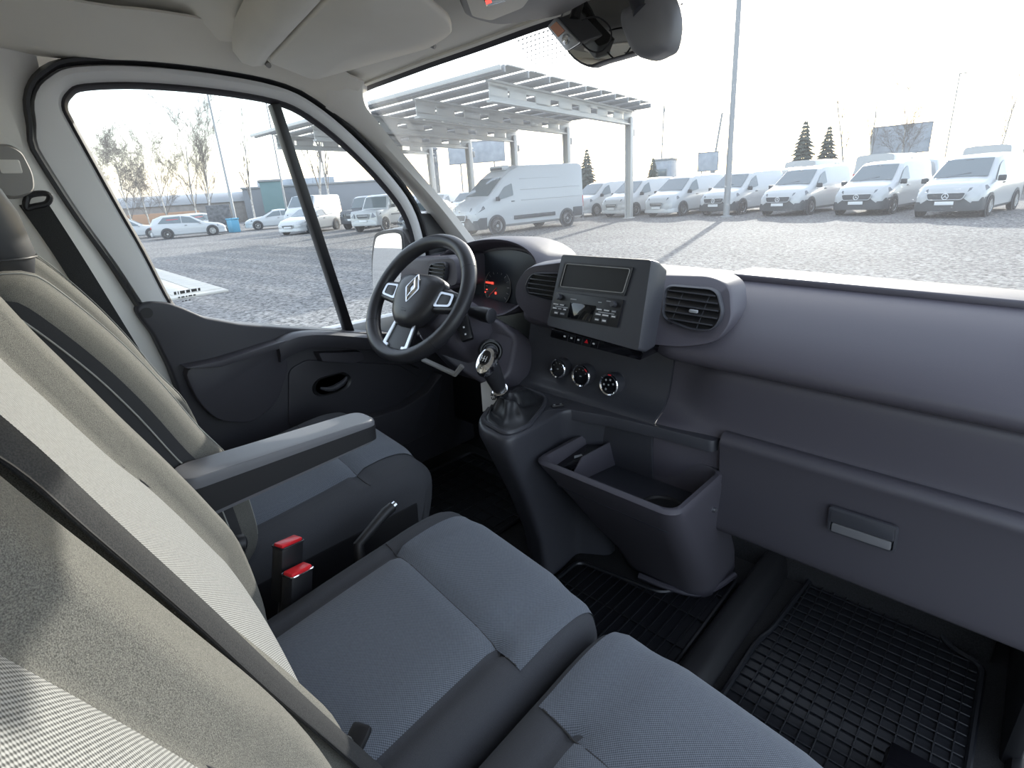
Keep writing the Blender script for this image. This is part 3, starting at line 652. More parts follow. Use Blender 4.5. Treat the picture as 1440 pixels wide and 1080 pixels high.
gm2 = frame(V((-0.519, 1.352, 1.414))+V((-.20, 0, .005)), (0, -1, .1), (1, 0, 0)); dial(gm2, .062)

# ---- steering column cover, stalks, ignition
WC = V((-.445, .957, 1.45)); WN = V((0, -math.cos(R(36)), math.sin(R(36)))); WU = V((0, math.sin(R(36)), math.cos(R(36)))); WX = V((1, 0, 0))
def W3(a, b, c=0): return WC+WX*a+WU*b+WN*c
def crs(w_, h_, c_, dy=0): return [W3(a, b+dy, c_) for a, b in roundrect(w_, h_, .03, 5)]
obj('column_cover', rings([crs(.10, .10, -.045), crs(.125, .125, -.055), crs(.16, .15, -.12, -.01), crs(.19, .17, -.22, -.02), crs(.24, .19, -.34, -.03)], cu=True, cap=True), 'dash', dash, 50)
kp = [(-.62, 1.07, 1.285), (-.60, 1.16, 1.37), (-.45, 1.15, 1.38), (-.33, 1.155, 1.368), (-.26, 1.165, 1.325), (-.235, 1.10, 1.235), (-.26, 1.05, 1.19), (-.40, 1.045, 1.225)]
obj('knee_panel', slab(roundpoly(kp, .02, 4), (0, .09, -.05), .012, 3), 'dash', dash, 50)
obj('lower_driver_panel', rbox((-.55, 1.42, 1.10), (.62, .06, .55), .02), 'black', dash)
obj('driver_end_cap', slab(roundpoly([(-.868, 1.20, 1.50), (-.868, 1.60, 1.52), (-.868, 1.75, 1.2), (-.868, 1.75, .68), (-.868, 1.42, .68), (-.868, 1.28, 1.15)], .03), (.03, 0, 0), .006), 'black', dash)
obj('driver_side_block', slab(roundpoly([(-.86, 1.20, 1.42), (-.58, 1.20, 1.42), (-.58, 1.20, 1.53), (-.86, 1.20, 1.50)], .02), (0, .25, 0), .01), 'dash', dash)
sw = obj('column_switch_block', rbox((0, 0, 0), (.036, .074, .024), .006, mtx=frame(V((-0.33, 1.022, 1.366)), (.45, -.75, .5), (.3, .1, -1)) @ Matrix.Rotation(R(90), 4, 'Z')), 'black', dash)
for k in range(3):
    bm = rbox((0, -.021+.021*k, .0125), (.005, .005, .001), .0004); bm.transform(frame(V((-0.33, 1.022, 1.366)), (.45, -.75, .5), (.3, .1, -1)) @ Matrix.Rotation(R(90), 4, 'Z')); obj('switch_mark', bm, 'white', sw)
sp0, sp1 = V((-.38, 1.08, 1.40)), V((-0.285, 1.081, 1.398))
stk = obj('wiper_stalk', tube([sp0, sp0*.6+sp1*.4, sp0*.3+sp1*.7, sp1], [.012, .018, .022, .022], 14), 'black', dash)
sd_ = (sp1-sp0).normalized()
obj('stalk_end', lathe([(.0215, -.001), (.0215, .003), (.017, .006), (0, .006)], sp1, sd_, 18), 'fascia', stk)
ig = V((-0.262, 1.053, 1.305)); ia = V((.75, -.62, .22)).normalized()
igo = obj('ignition_lock', lathe([(.034, -.03), (.034, .002), (.030, .006), (.026, .006), (.022, -.004), (.0, -.004)], ig, ia, 28), 'black', dash)
obj('lock_barrel', lathe([(.018, -.005), (.018, .004), (.015, .007), (0, .007)], ig, ia, 24), 'fascia', igo)
obj('key_blade', rbox((0, 0, .016), (.005, .020, .022), .0015, mtx=frame(ig, ia)), 'silver', igo)
obj('bonnet_release', tube([(-.52, 1.03, 1.275), (-.50, 1.0, 1.245), (-.345, .99, 1.235), (-.325, 1.0, 1.262)], [.007, .008, .008, .008], 8), 'greytrim', dash)
tagc = thing('key_tag', 'white card tag marked 43 hanging behind the gear lever', 'tag', (-.19, .95, 1.18))
tq = [V((-0.22, 0.97, 1.242)), V((-0.155, 0.97, 1.275)), V((-0.141, 0.97, 1.207)), V((-0.216, 0.97, 1.16))]
obj('card', slab(tq, (0, .002, 0)), 'white', tagc)
tmx = frame(quad(.60, .62, .0006, tq), (0, -1, 0), (.35, 0, -1)); text('43', .024, tmx, 'black', tagc)
obj('string', tube([quad(.3, .03, 0, tq), V((-.23, 1.02, 1.27))], .001, 5), 'grey', tagc)

# ---- steering wheel
wh = thing('steering_wheel', 'black leather three-spoke steering wheel with silver trim and diamond emblem', 'steering wheel', tuple(WC-WN*.05))
N = 72; pts = []; 
for k in range(N):
    a = 2*math.pi*k/N; b = .182*math.sin(a); 
    
    pts.append(W3(.180*math.cos(a), b*.985))
obj('rim', tube(pts, [.0200+.0018*(abs(math.sin(2*math.pi*k/N*2))**3) for k in range(N)], 16, closed=True), 'leather', wh)
for a in (38, 142, 218, 322):
    p = pts[int(a/360*N)]; q = pts[int(a/360*N)+1]
    obj('rim_seam', lathe([(.0214, -.0012), (.0219, 0), (.0214, .0012)], p, (q-p), 20, cap=False), 'black', wh)
def wpoly(P, h): return [W3(a, b, h) for a, b in P]
hub = [(-.085, .048), (-.05, .062), (.05, .062), (.085, .048), (.082, -.005), (.060, -.055), (.030, -.078), (-.030, -.078), (-.060, -.055), (-.082, -.005)]
hub = [(a*1.13, b*1.16-.004) for a, b in hub]; H = roundpoly(wpoly(hub, 0), .022, 4)
hb = obj('airbag_cover', rings([[p-WN*.035 for p in scaled(H, .8)], [p-WN*.01 for p in H], [p+WN*.008 for p in scaled(H, .99)], [p+WN*.020 for p in scaled(H, .90)], [p+WN*.028 for p in scaled(H, .70)], [p+WN*.032 for p in scaled(H, .4)], [p+WN*.033 for p in scaled(H, .1)]], cu=True, cap=True), 'leather', wh)
for s in (-1, 1):
    sk = obj('spoke', slab(roundpoly(wpoly([(s*.070, .038), (s*.176, .030), (s*.178, -.022), (s*.070, -.035)], -.018), .012), WN*.026, .008, 3), 'leather', wh)
    o_ = roundpoly(wpoly([(s*.090, .024), (s*.150, .022), (s*.152, -.014), (s*.086, -.022)], .009), .010)
    obj('spoke_trim', rings([o_, [p+WN*.004 for p in o_], [p+WN*.004 for p in scaled(o_, .72)], [p+WN*.001 for p in scaled(o_, .70)]], cu=True), 'silver', sk)
    obj('spoke_button', slab(scaled(o_, .70), WN*.003, .001), 'black', sk)
sk = obj('spoke', slab(roundpoly(wpoly([(-.040, -.065), (.040, -.065), (.052, -.165), (-.052, -.165)], -.016), .01), WN*.020, .007, 3), 'black', wh)
for s in (-1, 1):
    obj('spoke_trim', slab(roundpoly(wpoly([(s*.036, -.082), (s*.048, -.082), (s*.058, -.155), (s*.030, -.160), (s*.028, -.150), (s*.042, -.148)], .002), .003), WN*.006, .002), 'silver', sk)
# diamond emblem
em = [(0, .036), (.021, .0), (0, -.036), (-.021, .0)]
E0 = roundpoly(wpoly([(a, b+.012) for a, b in em], .034), .004)
obj('emblem', rings([[p-WN*.006 for p in scaled(E0, 1.12)], [p+WN*.001 for p in scaled(E0, 1.1)], [p+WN*.0045 for p in scaled(E0, .85)], [p+WN*.002 for p in scaled(E0, .52)], [p+WN*.0015 for p in scaled(E0, .42)]], cu=True, cap=False), 'chrome', hb)
E1 = roundpoly(wpoly([(a*1.45, b*1.25+.012) for a, b in em], .0325), .006)
obj('emblem_recess', slab(E1, WN*.0012), 'silver', hb)
for k in range(2):
    obj('airbag_mark', slab(wpoly([(-.010, -.050-.006*k), (.010, -.050-.006*k), (.010, -.047-.006*k), (-.010, -.047-.006*k)], .0275), WN*.004), 'black', hb)

# ---- gear lever
gl_ = thing('gear_lever', 'gear lever with chrome topped knob and black leather gaiter', 'gear lever', (-.12, .98, 1.184))
gbse = [(-0.129, 0.886, 1.186), (-0.029, 0.866, 1.186), (-0.02, 0.933, 1.186), (-0.076, 1.067, 1.186), (-0.113, 1.118, 1.186), (-0.212, 1.131, 1.186), (-0.209, 1.023, 1.186)]
G = roundpoly(gbse, .025, 6); gc = sum(G, V())/len(G)
obj('gaiter_frame', tube(G, .006, 8, closed=True), 'fascia', gl_)
neck = V((-0.138, 0.965, 1.235)); kn = V((-0.116, 0.9, 1.336))
rows = []
for j in range(15):
    t = j/14; c_ = gc.lerp(neck, t**.9); row = []
    for i, p in enumerate(G):
        d = p-gc; a = math.atan2(d.y, d.x)
        k = (1-t)**1.6*.98+.16*t+.02; fold = 1+.20*math.sin(math.pi*t)*math.sin(a*4+5*t)+.10*math.sin(math.pi*t)*math.sin(a*7-9*t)
        if t > .85: fold = 1
        q = c_+V((d.x*k*fold, d.y*k*fold, .016*math.sin(math.pi*t)*math.sin(a*3+7*t)))
        row.append(q)
    rows.append(row)
obj('gaiter', rings(rows, cu=True), 'gaiter', gl_, 70)
ka = (kn-neck).normalized()
obj('collar', lathe([(.017, -.012), (.019, .004), (.018, .012)], neck, ka, 20), 'gaiter', gl_)
obj('collar_ring', lathe([(.018, .011), (.0215, .013), (.0215, .019), (.018, .021)], neck, ka, 24), 'chrome', gl_)
L_ = (kn-neck).length
kb = lathe([(.016, .018), (.019, .03), (.0225, L_*.55), (.0245, L_*.8), (.024, L_*1.0), (.020, L_+.012), (.010, L_+.018), (0, L_+.019)], neck, ka, 28)
gk = obj('knob', kb, 'leather', gl_)
tn = (ka*.6+V((.15, -.8, .35))).normalized()
cm = frame(kn+ka*.004+tn*.010, tn, (1, 0, 0))
bm = lathe([(.025, -.012), (.0255, -.004), (.022, .006), (.012, .011), (0, .012)], seg=28); bm.transform(cm @ Matrix.Scale(1.5, 4, (0, 1, 0))); cap_ = obj('knob_cap', bm, 'chrome', gk)
bm = lathe([(.0145, .0095), (.0145, .0115), (.010, .0135), (0, .014)], seg=24); bm.transform(cm @ Matrix.Translation((0, .005, 0)) @ Matrix.Scale(1.35, 4, (0, 1, 0))); pl_ = obj('shift_pattern_plate', bm, 'gloss', cap_)
for x in (-.007, 0, .007):
    bm = rbox((x, .002, .0148), (.0012, .014, .0006), 0); bm.transform(cm); obj('shift_line', bm, 'white', pl_)
bm = rbox((0, .002, .0148), (.015, .0012, .0006), 0); bm.transform(cm); obj('shift_line', bm, 'white', pl_)


# ================================================================== seats
def along(prof, n=4):
    """smooth (y, z) curve with running length and forward normal"""
    C = cat([(0, y, z) for y, z in prof], n); o = []; s = 0
    for i, p in enumerate(C):
        t = (C[min(i+1, len(C)-1)]-C[max(i-1, 0)]).normalized(); nn = V((0, t.z, -t.y))
        if i: s += (p-C[i-1]).length
        o.append((p, nn, s))
    return o
def backrest(parent, x0, x1, prof, bw, bul, shear, xc, edge=lambda t: 0, nx=40, thick=.11, bw2=None):
    """seat back: body with side bolsters, woven centre panel, seams and dark rear shell"""
    st = along(prof); S = st[-1][2]
    def disp(x, t):
        e = min(x-x0, x1-x); b_ = bw+edge(t)
        if bw2 and x > (x0+x1)/2: b_ = bw2
        end = smooth(t/.12)*smooth((1-t)/.10)
        h = bul*end*smooth((b_+.012-e)/.035)
        h -= .007*math.exp(-((e-b_)/.006)**2)
        h -= .055*(1-math.sqrt(max(0, 1-(1-min(1, e/.045))**2)))
        if e > b_: h += .006*math.sin(math.pi*min(1, (e-b_)/max(.01, (x1-x0)/2-b_))*.5)
        h -= .06*(1-math.sqrt(max(0, 1-max(0, 1-(1-t)/.07)**2)))
        return h
    def pt(x, k, off=0.):
        p, nn, s = st[k]; q = p+nn*(disp(x, s/S)+off); return V((x, q.y-shear*(x-xc), q.z))
    rows = []
    for k in range(len(st)):
        r = [pt(x0+(x1-x0)*i/nx, k) for i in range(nx+1)]
        bx = [V((x1-.004, r[-1].y-thick*.7, r[-1].z-.02)), V((x1-.05, r[-1].y-thick, r[-1].z-.03)), V((x0+.05, r[0].y-thick, r[0].z-.03)), V((x0+.004, r[0].y-thick*.7, r[0].z-.02))]
        rows.append(r+bx)
    body = obj('backrest', rings(rows, cu=True, cap=True), 'backb', parent, 80)
    rows = []; uv = []
    for k in range(len(st)):
        t = st[k][2]/S; b_ = bw+edge(t)+.003; c2 = (bw2 or bw+edge(t))+.003; xs = [x0+b_+(x1-x0-b_-c2)*i/24 for i in range(25)]
        rows.append([pt(x, k, .0022) for x in xs]); uv.append([(x, st[k][2]) for x in xs])
    obj('backrest_panel', rings(rows, uvs=uv), 'back', body, 80)
    for sgn in (0, 1):
        ln = []
        for k in range(2, len(st)-2):
            t = st[k][2]/S; b_ = bw+edge(t); x = x0+b_ if sgn == 0 else x1-(bw2 or b_)
            ln.append(pt(x, k, .001))
        obj('seam', tube(ln, .0013, 5), 'backd', body)
    return body, pt, st
def cushion(parent, x0, x1, prof, bw, seam_y, shear, xc, nx=40, block=(0, 0), skirt=.90, low=.0):
    """seat cushion: dark body, woven centre panel, woven front block divided by sewn grooves"""
    st = along(prof); ks = min(range(len(st)), key=lambda k: abs(st[k][0].y-seam_y) if st[k][0].z > 1.0 else 9)
    def disp(x, p, y):
        e = min(x-x0, x1-x)
        h = -.045*(1-math.sqrt(max(0, 1-(1-min(1, e/.05))**2)))
        h -= .010*math.exp(-((y-seam_y)/.008)**2)*smooth((e-.02)/.04)
        if y < seam_y: h -= .008*math.exp(-((e-bw)/.007)**2)
        h += .008*smooth((e-bw)/.06)
        return h
    def pt(x, k, off=0.):
        p, nn, s = st[k]; n2 = -nn
        q = p+n2*(disp(x, p, p.y if p.z > 1.0 else 9)+off); return V((x, q.y-shear*(x-xc), q.z))
    rows = []
    for k in range(len(st)):
        r = [pt(x0+(x1-x0)*i/nx, k) for i in range(nx+1)]
        rows.append([V((x0+.004, r[0].y, min(r[0].z, skirt))) if k else V((x0+.004, r[0].y, skirt))]+r+[V((x1-.004, r[-1].y, min(r[-1].z, skirt)))])
    body = obj('cushion', rings(rows, cu=True, cap=True), 'cushb', parent, 80)
    def panel(nm, xa, xb, k0, k1, n=20):
        rr_, uv = [], []
        for k in range(k0, k1+1):
            xs = [xa+(xb-xa)*i/n for i in range(n+1)]; rr_.append([pt(x, k, .0018) for x in xs]); uv.append([(x, st[k][2]) for x in xs])
        return obj(nm, rings(rr_, uvs=uv), 'cush', body, 80)
    panel('cushion_panel', x0+bw+.003, x1-bw-.003, 3, ks)
    panel('front_panel', x0+block[0], x1-block[1], ks, len(st)-3)
    obj('seam', tube([pt(x0+.03+(x1-x0-.06)*i/20, ks, .001) for i in range(21)], .0014, 5), 'backd', body)
    return body, pt, st

BP = [(.20, 1.03), (.215, 1.08), (.217, 1.14), (.203, 1.25), (.178, 1.32), (.143, 1.40), (.105, 1.48), (.073, 1.55), (.050, 1.60), (.025, 1.66), (-.005, 1.72), (-.03, 1.755)]
CP = [(.12, 1.04), (.16, 1.075), (.22, 1.092), (.30, 1.102), (.40, 1.112), (.48, 1.119), (.54, 1.125), (.59, 1.125), (.63, 1.117), (.658, 1.097), (.672, 1.06), (.670, 1.0), (.655, .93)]
bench = thing('passenger_bench', 'grey cloth double passenger bench with woven centre panels', 'seat', (.43, .38, .66))
kink = lambda t: .004+.020*smooth((t-.50)/.10)-.025*smooth((t-.08)/.05)*smooth((.34-t)/.06)
mb, mpt, mst = backrest(bench, -.014, .425, BP, .090, .030, .12, 0, kink, bw2=.035)
BP2 = [(.155, 1.03), (.170, 1.08), (.176, 1.14), (.168, 1.25), (.156, 1.32), (.132, 1.40), (.099, 1.48), (.069, 1.55), (.047, 1.60), (.022, 1.66), (-.005, 1.72), (-.03, 1.755)]
pb, ppt, pst = backrest(bench, .44, .865, BP2, .085, .026, .12, 0, kink)
cushion(bench, -.005, .425, CP, .068, .485, .12, 0, block=(.065, .022))
cushion(bench, .435, .870, CP, .080, .470, .12, 0, block=(.022, .022))
obj('bench_base', rbox((.43, .33, .80), (.78, .46, .30), .03), 'black', bench)
obj('bench_rear_shell', rbox((.43, -.10, 1.15), (.80, .12, .50), .03, Matrix.Rotation(R(18), 3, 'X')), 'black', bench)

DP = [(.31, 1.02), (.325, 1.08), (.325, 1.15), (.31, 1.25), (.27, 1.33), (.232, 1.42), (.192, 1.50), (.145, 1.575), (.11, 1.62), (.075, 1.655)]
DC = [(.24, 1.02), (.28, 1.06), (.34, 1.078), (.42, 1.085), (.52, 1.093), (.60, 1.102), (.68, 1.110), (.73, 1.108), (.77, 1.095), (.797, 1.065), (.80, 1.02), (.79, .97), (.77, .91)]
ds = thing('driver_seat', 'grey cloth driver seat with black headrest and fold-down armrest', 'seat', (-.43, .45, .66))
db, dpt, dst = backrest(ds, -.685, -.175, DP, .125, .040, .13, -.43, lambda t: .0, thick=.12)
cushion(ds, -.685, -.175, DC, .095, .62, .12, -.43, block=(.10, .10), skirt=.86)
# pale piping that edges the driver backrest bolsters, and zipped dark side panel
for x, dx in ((-.225, 0), (-.635, 0)):
    ln = [dpt(x, k, .002) for k in range(5, len(dst)-1)]
    obj('piping', tube(ln, .0011, 6), 'stitch', db)
ln = [dpt(-.1775, k, -.004) for k in range(3, len(dst)-2)]
rows = [[p+V((.001, .006, .002)), p+V((.004, -.02, -.01)), p+V((.003, -.08, -.03))] for p in ln]
sidep = obj('side_panel', shell(rings(rows), .002), 'backd', db)
obj('zip', tube([p+V((.004, -.012, -.004)) for p in ln], .0014, 6), 'stitch', sidep)
obj('seat_base', rbox((-.43, .45, .78), (.44, .50, .26), .03), 'black', ds)
obj('seat_side_skirt', rbox((-.182, .44, .93), (.016, .52, .18), .006), 'black', ds)
# headrest
def hring(z, w_, d_, dy): return [V((-.43+a, .075+dy+b, z)) for a, b in roundrect(w_, d_, min(w_, d_)*.42, 6)]
hd = obj('headrest', rings([hring(1.612, .19, .06, .02), hring(1.620, .225, .08, .020), hring(1.66, .255, .108, .016), hring(1.72, .262, .12, .004), hring(1.80, .255, .11, -.018), hring(1.828, .225, .09, -.028), hring(1.85, .18, .06, -.035)], cu=True, cap=True), 'headrest', ds, 70)
obj('headrest_seam', tube([p+V((0, 0, 0)) for p in [V((-.43+a, .075+.012+b, 1.655)) for a, b in roundrect(.262, .117, .049, 8)]], .0016, 5, closed=True), 'black', hd)
for sx in (-.07, .07): obj('headrest_post', tube([(-.43+sx, .095, 1.58), (-.43+sx, .085, 1.66)], .006, 10), 'chrome', hd)
# fold-down armrest on the backrest's inner side
zt = 1.318
at = [V((-.172, .205, zt)), V((-.100, .205, zt)), V((-.100, .575, zt-.012)), V((-.168, .575, zt-.012))]
T_ = roundpoly(at, .028, 6)
def low_(p, d): return V((p.x, p.y-.006 if p.y > .4 else p.y, p.z-d*(1.25 if p.y < .35 else .78)))
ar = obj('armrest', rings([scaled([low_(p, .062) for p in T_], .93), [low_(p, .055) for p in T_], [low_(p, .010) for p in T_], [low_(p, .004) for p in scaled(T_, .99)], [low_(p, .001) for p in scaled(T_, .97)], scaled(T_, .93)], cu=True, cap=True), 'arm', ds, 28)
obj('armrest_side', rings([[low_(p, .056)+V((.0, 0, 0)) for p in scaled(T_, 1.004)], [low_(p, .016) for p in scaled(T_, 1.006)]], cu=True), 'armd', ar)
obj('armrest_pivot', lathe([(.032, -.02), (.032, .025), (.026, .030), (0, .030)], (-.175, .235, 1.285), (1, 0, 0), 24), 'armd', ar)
obj('recline_lever', tube(cat([(-.165, .22, 1.16), (-.135, .26, 1.155), V((-0.13, 0.286, 1.148))+V((0, .0, 0))], 4), [.012, .012, .013, .014, .015, .016, .017, .017, .012], 12), 'armd', ds)

# seat belts
db_ = thing('seat_belt', 'black driver seat belt running down from a grey guide on the pillar', 'seat belt', (-.80, .24, 1.30))
gm_ = V((-0.775, 0.203, 1.791))
o_ = [gm_+V(p) for p in [(0, -.040, .045), (0, .006, .048), (0, .022, .035), (0, .030, -.010), (0, .024, -.045), (0, -.010, -.058), (0, -.040, -.050)]]
o_ = roundpoly(o_, .014, 4)
bd = obj('belt_guide', rings([[p+V((-.03, 0, 0)) for p in scaled(o_, 1.04)], [p+V((.006, 0, 0)) for p in o_], [p+V((.014, 0, 0)) for p in scaled(o_, .90)], [p+V((.016, 0, 0)) for p in scaled(o_, .5)]], cu=True, cap=True), 'greytrim', db_)
obj('guide_button', slab(roundpoly([gm_+V(p) for p in [(.0155, -.022, .018), (.0155, .012, .018), (.0155, .012, -.008), (.0155, -.022, -.008)]], .004), (.003, 0, 0), .001), 'pillar', bd)
obj('belt_ring', tube(cat([(-0.772, 0.215, 1.739), (-0.772, 0.24, 1.744), (-0.772, 0.25, 1.738), (-0.772, 0.242, 1.724), (-0.772, 0.221, 1.719), (-0.772, 0.205, 1.716)], 4, closed=True), .006, 8, closed=True), 'black', db_)
eL = cat([(-0.78, 0.196, 1.722), (-0.785, 0.226, 1.629), (-0.79, 0.258, 1.514), (-0.8, 0.301, 1.383), (-0.81, 0.341, 1.267), (-0.82, 0.372, 1.122)], 5)
eR = cat([(-0.772, 0.243, 1.726), (-0.782, 0.275, 1.622), (-0.79, 0.308, 1.506), (-0.8, 0.341, 1.389), (-0.81, 0.374, 1.268), (-0.82, 0.411, 1.119)], 5)
obj('webbing', shell(rings([[a, a.lerp(b, .5)+V((.002, 0, 0)), b] for a, b in zip(eL, eR)]), .0014), 'belt', db_)
b2 = thing('seat_belt', 'black belt lying between the two backrests of the passenger bench', 'seat belt', (.40, .21, 1.10))
uE = cat([(0.405, -0.012, 1.679), (0.405, 0.013, 1.63), (0.405, 0.045, 1.551), (0.402, 0.089, 1.443), (0.4, 0.13, 1.34), (0.398, 0.173, 1.233), (.386, .215, 1.13)], 5)
lE = cat([(0.437, -0.025, 1.665), (0.437, 0.006, 1.616), (0.437, 0.027, 1.566), (0.435, 0.063, 1.478), (0.433, 0.103, 1.374), (0.43, 0.142, 1.279), (.414, .205, 1.12)], 5)
wb = obj('webbing', shell(rings([[a+V((0, .004, 0)), a.lerp(b, .3)+V((.001, .008, .002)), a.lerp(b, .7)+V((.001, .008, .002)), b+V((0, .004, 0))] for a, b in zip(uE, lE)]), .0016), 'belt', b2)
obj('webbing_edge', tube([p+V((0, .005, .001)) for p in lE], .0008, 5), 'armd', wb)
obj('belt_anchor', rbox((0, 0, 0), (.026, .050, .012), .005, mtx=frame(V((0.343, 0.208, 1.135)), (.1, -.4, 1), (1, .4, 0))), 'black', b2)
obj('anchor_bolt', lathe([(.008, 0), (.008, .004), (0, .004)], V((0.341, 0.202, 1.143)), (.1, -.4, 1), 14), 'silver', b2)
# webbing tongue loop tucked against the middle cushion
for i, (q, ln_, lab) in enumerate((((-0.056, 0.332, 1.16), .10, 'black belt buckle with red button beside the driver cushion'), ((-0.015, 0.325, 1.124), .09, 'black belt buckle with red button against the passenger bench'))):
    q = V(q)+V((-.004*i, 0, 0)); bk_ = thing('belt_buckle', lab, 'buckle', (q.x, q.y, q.z-ln_), 'buckles between the seats')
    bx = Matrix.Translation(q) @ Matrix.Rotation(R(18), 4, 'Z') @ Matrix.Rotation(R(-14), 4, 'X')
    obj('buckle_body', rbox((0, 0, -.052), (.026, .050, .10), .005, mtx=bx), 'black', bk_)
    obj('release_button', rbox((0, 0, .0), (.020, .046, .008), .002, mtx=bx), 'red', bk_)
    obj('button_rim', tube([bx @ V((a, b, -.002)) for a, b in roundrect(.026, .050, .004, 3)], .0018, 6, closed=True), 'chrome' if i else 'black', bk_)
    obj('buckle_stalk', tube([bx @ V((0, 0, -.09)), bx @ V((0, -.01, -.25))], .012, 8), 'black', bk_)
hb_ = thing('handbrake_lever', 'grey handbrake lever between driver seat and passenger bench', 'handbrake', (-.075, .46, .9))
h0, h1 = V((-0.075, 0.471, 1.084)), V((-0.075, 0.564, 1.114))
obj('handle', tube([h0+(h0-h1)*.6+V((.05, .03, -.10)), h0+V((.008, 0, -.01)), h0.lerp(h1, .8), h1], [.011, .011, .0115, .0105], 12), 'armd', hb_)
obj('release_button', tube([h1, h1+(h1-h0).normalized()*.008], .007, 10), 'silver', hb_)

# ================================================================== floor mats
def floor_mat(label, outline, rx, ry, nm='rubber_mat', z=.6505):
    mt_ = thing(nm, label, 'floor mat', (outline[0][0], outline[0][1], z), 'rubber floor mats')
    O = roundpoly([(x, y, z) for x, y in outline], .03, 4)
    obj('mat_base', slab(O, (0, 0, .006), .002), 'matr', mt_)
    obj('raised_edge', tube([p+V((0, 0, .009)) for p in scaled(O, .985)], .007, 8, closed=True), 'matr', mt_)
    I = scaled(O, .95)
    def cross(ax, val):
        xs = []
        for a, b in zip(I, I[1:]+I[:1]):
            if (a[ax]-val)*(b[ax]-val) < 0: k = (val-a[ax])/(b[ax]-a[ax]); xs.append((a+(b-a)*k)[1-ax])
        return (min(xs), max(xs)) if len(xs) >= 2 else None
    for ax, step in ((0, rx), (1, ry)):
        if not step: continue
        lo, hi = min(p[ax] for p in I), max(p[ax] for p in I); k = 1
        while lo+k*step < hi-.005:
            v = lo+k*step; c_ = cross(ax, v); k += 1
            if not c_ or c_[1]-c_[0] < .03: continue
            m_ = (c_[0]+c_[1])/2; l_ = c_[1]-c_[0]
            bm = rbox((v, m_, z+.009), (.0035, l_, .005), .001, seg=1) if ax == 0 else rbox((m_, v, z+.009), (l_, .0035, .005), .001, seg=1)
            obj('rib', bm, 'matr', mt_)
    return mt_
floor_mat('black rubber mat with square grid ribs under the glove box', [(.515, 1.28), (.535, 1.64), (.78, 1.66), (.86, 1.50), (.93, 1.48), (.93, .60), (.50, .60), (.50, 1.12), (.50, 1.19)], .030, .030)
floor_mat('black ribbed rubber mat below the open tray', [(-.02, .80), (-.02, 1.16), (.24, 1.20), (.33, 1.36), (.38, 1.40), (.39, .80)], .026, .12)
floor_mat('black rubber mat in the driver footwell', [(-.80, .75), (-.80, 1.45), (-.30, 1.45), (-.30, .75)], .05, .05)
o_ = thing('sill_piece', 'dark rounded plastic piece on the mat by the sill', 'box', (.86, .98, .66))  # dark shape taken for sill trim, modelled as a small lidded block
obj('piece_body', rbox((.865, 1.0, .69), (.13, .12, .05), .012), 'black', o_)
obj('piece_lid', rbox((.865, 1.0, .718), (.12, .11, .008), .003), 'gloss', o_)

# ================================================================== overhead
sv = thing('sun_visor', 'beige fabric sun visor folded up over the driver', 'sun visor', (-.42, .78, 2.01))
vz = 2.022
VQ = [V((-0.631, 0.711, 2.022)), V((0.094, 0.505, 2.022)), V((-0.061, 0.776, 2.022)), V((-0.118, 0.835, 2.02)), V((-0.221, 0.864, 2.015)), V((-0.706, 0.862, 2.01))]
VR = roundpoly(VQ, .03, 5)
obj('visor_panel', rings([[p+V((0, 0, .018)) for p in scaled(VR, .96)], [p+V((0, 0, .012)) for p in VR], [p+V((0, 0, .003)) for p in VR], scaled(VR, .975), scaled(VR, .3)], cu=True, cap=True), 'headliner', sv, 60)
obj('visor_clip', tube([V((-0.216, 0.872, 2.018)), V((-0.227, 0.867, 2.024)), V((-0.263, 0.886, 2.04))], .005, 8), 'greytrim', sv)
obj('visor_hinge', tube([V((-0.637, 0.713, 2.02)), V((-0.7, 0.735, 2.04))], .006, 8), 'greytrim', sv)
# rolled front lip of the overhead shelf
sh = thing('overhead_shelf', 'grey moulded overhead shelf behind the sun visor', 'shelf', (-.1, .64, 2.03))
pth = cat([(-0.675, 0.704, 2.03), (-0.533, 0.657, 2.03), (-0.212, 0.569, 2.03), (-0.005, 0.514, 2.03), (.1, .52, 2.035), (.5, .52, 2.035)], 6)
rows = []
for p in pth:
    rows.append([p+V((-.012, -.045, .06)), p+V((-.012, -.050, .02)), p+V((-.006, -.035, -.004)), p+V((0, -.012, -.010)), p+V((.004, .012, -.006)), p+V((.006, .022, .006)), p+V((.006, .024, .05))])
obj('shelf_lip', rings(rows, cap=False), 'headliner', sh, 60)
oc = thing('overhead_console', 'grey overhead console with red indicator light', 'console', (.0, .95, 2.04))
OQ = [V((0.052, 0.689, 2.045)), V((-0.084, 0.838, 2.045)), V((-0.084, 0.925, 2.045)), V((0.047, 0.962, 2.045)), V((0.269, 0.868, 2.045)), V((0.308, 0.64, 2.045))]
OR = roundpoly(OQ, .03, 5)
obj('console_body', rings([[p+V((0, 0, .07)) for p in scaled(OR, 1.1)], [p+V((0, 0, .015)) for p in scaled(OR, 1.06)], OR, [p+V((0, 0, -.004)) for p in scaled(OR, .95)], [p+V((0, 0, -.004)) for p in scaled(OR, .3)]], cu=True, cap=True), 'greytrim', oc, 60)
PQ = [V((0.038, 0.72, 2.04)), V((-0.054, 0.826, 2.04)), V((-0.05, 0.871, 2.04)), V((0.045, 0.854, 2.04)), V((0.182, 0.755, 2.04))]
obj('lamp_panel', slab(roundpoly(PQ, .012), (0, 0, -.004), .0015), 'headliner', oc)
SQ = [V((0.033, 0.771, 2.036)), V((0.013, 0.796, 2.036)), V((0.058, 0.798, 2.036)), V((0.08, 0.768, 2.036))]
sq = obj('switch_panel', slab(SQ, (0, 0, -.002), .0006), 'gloss', oc)
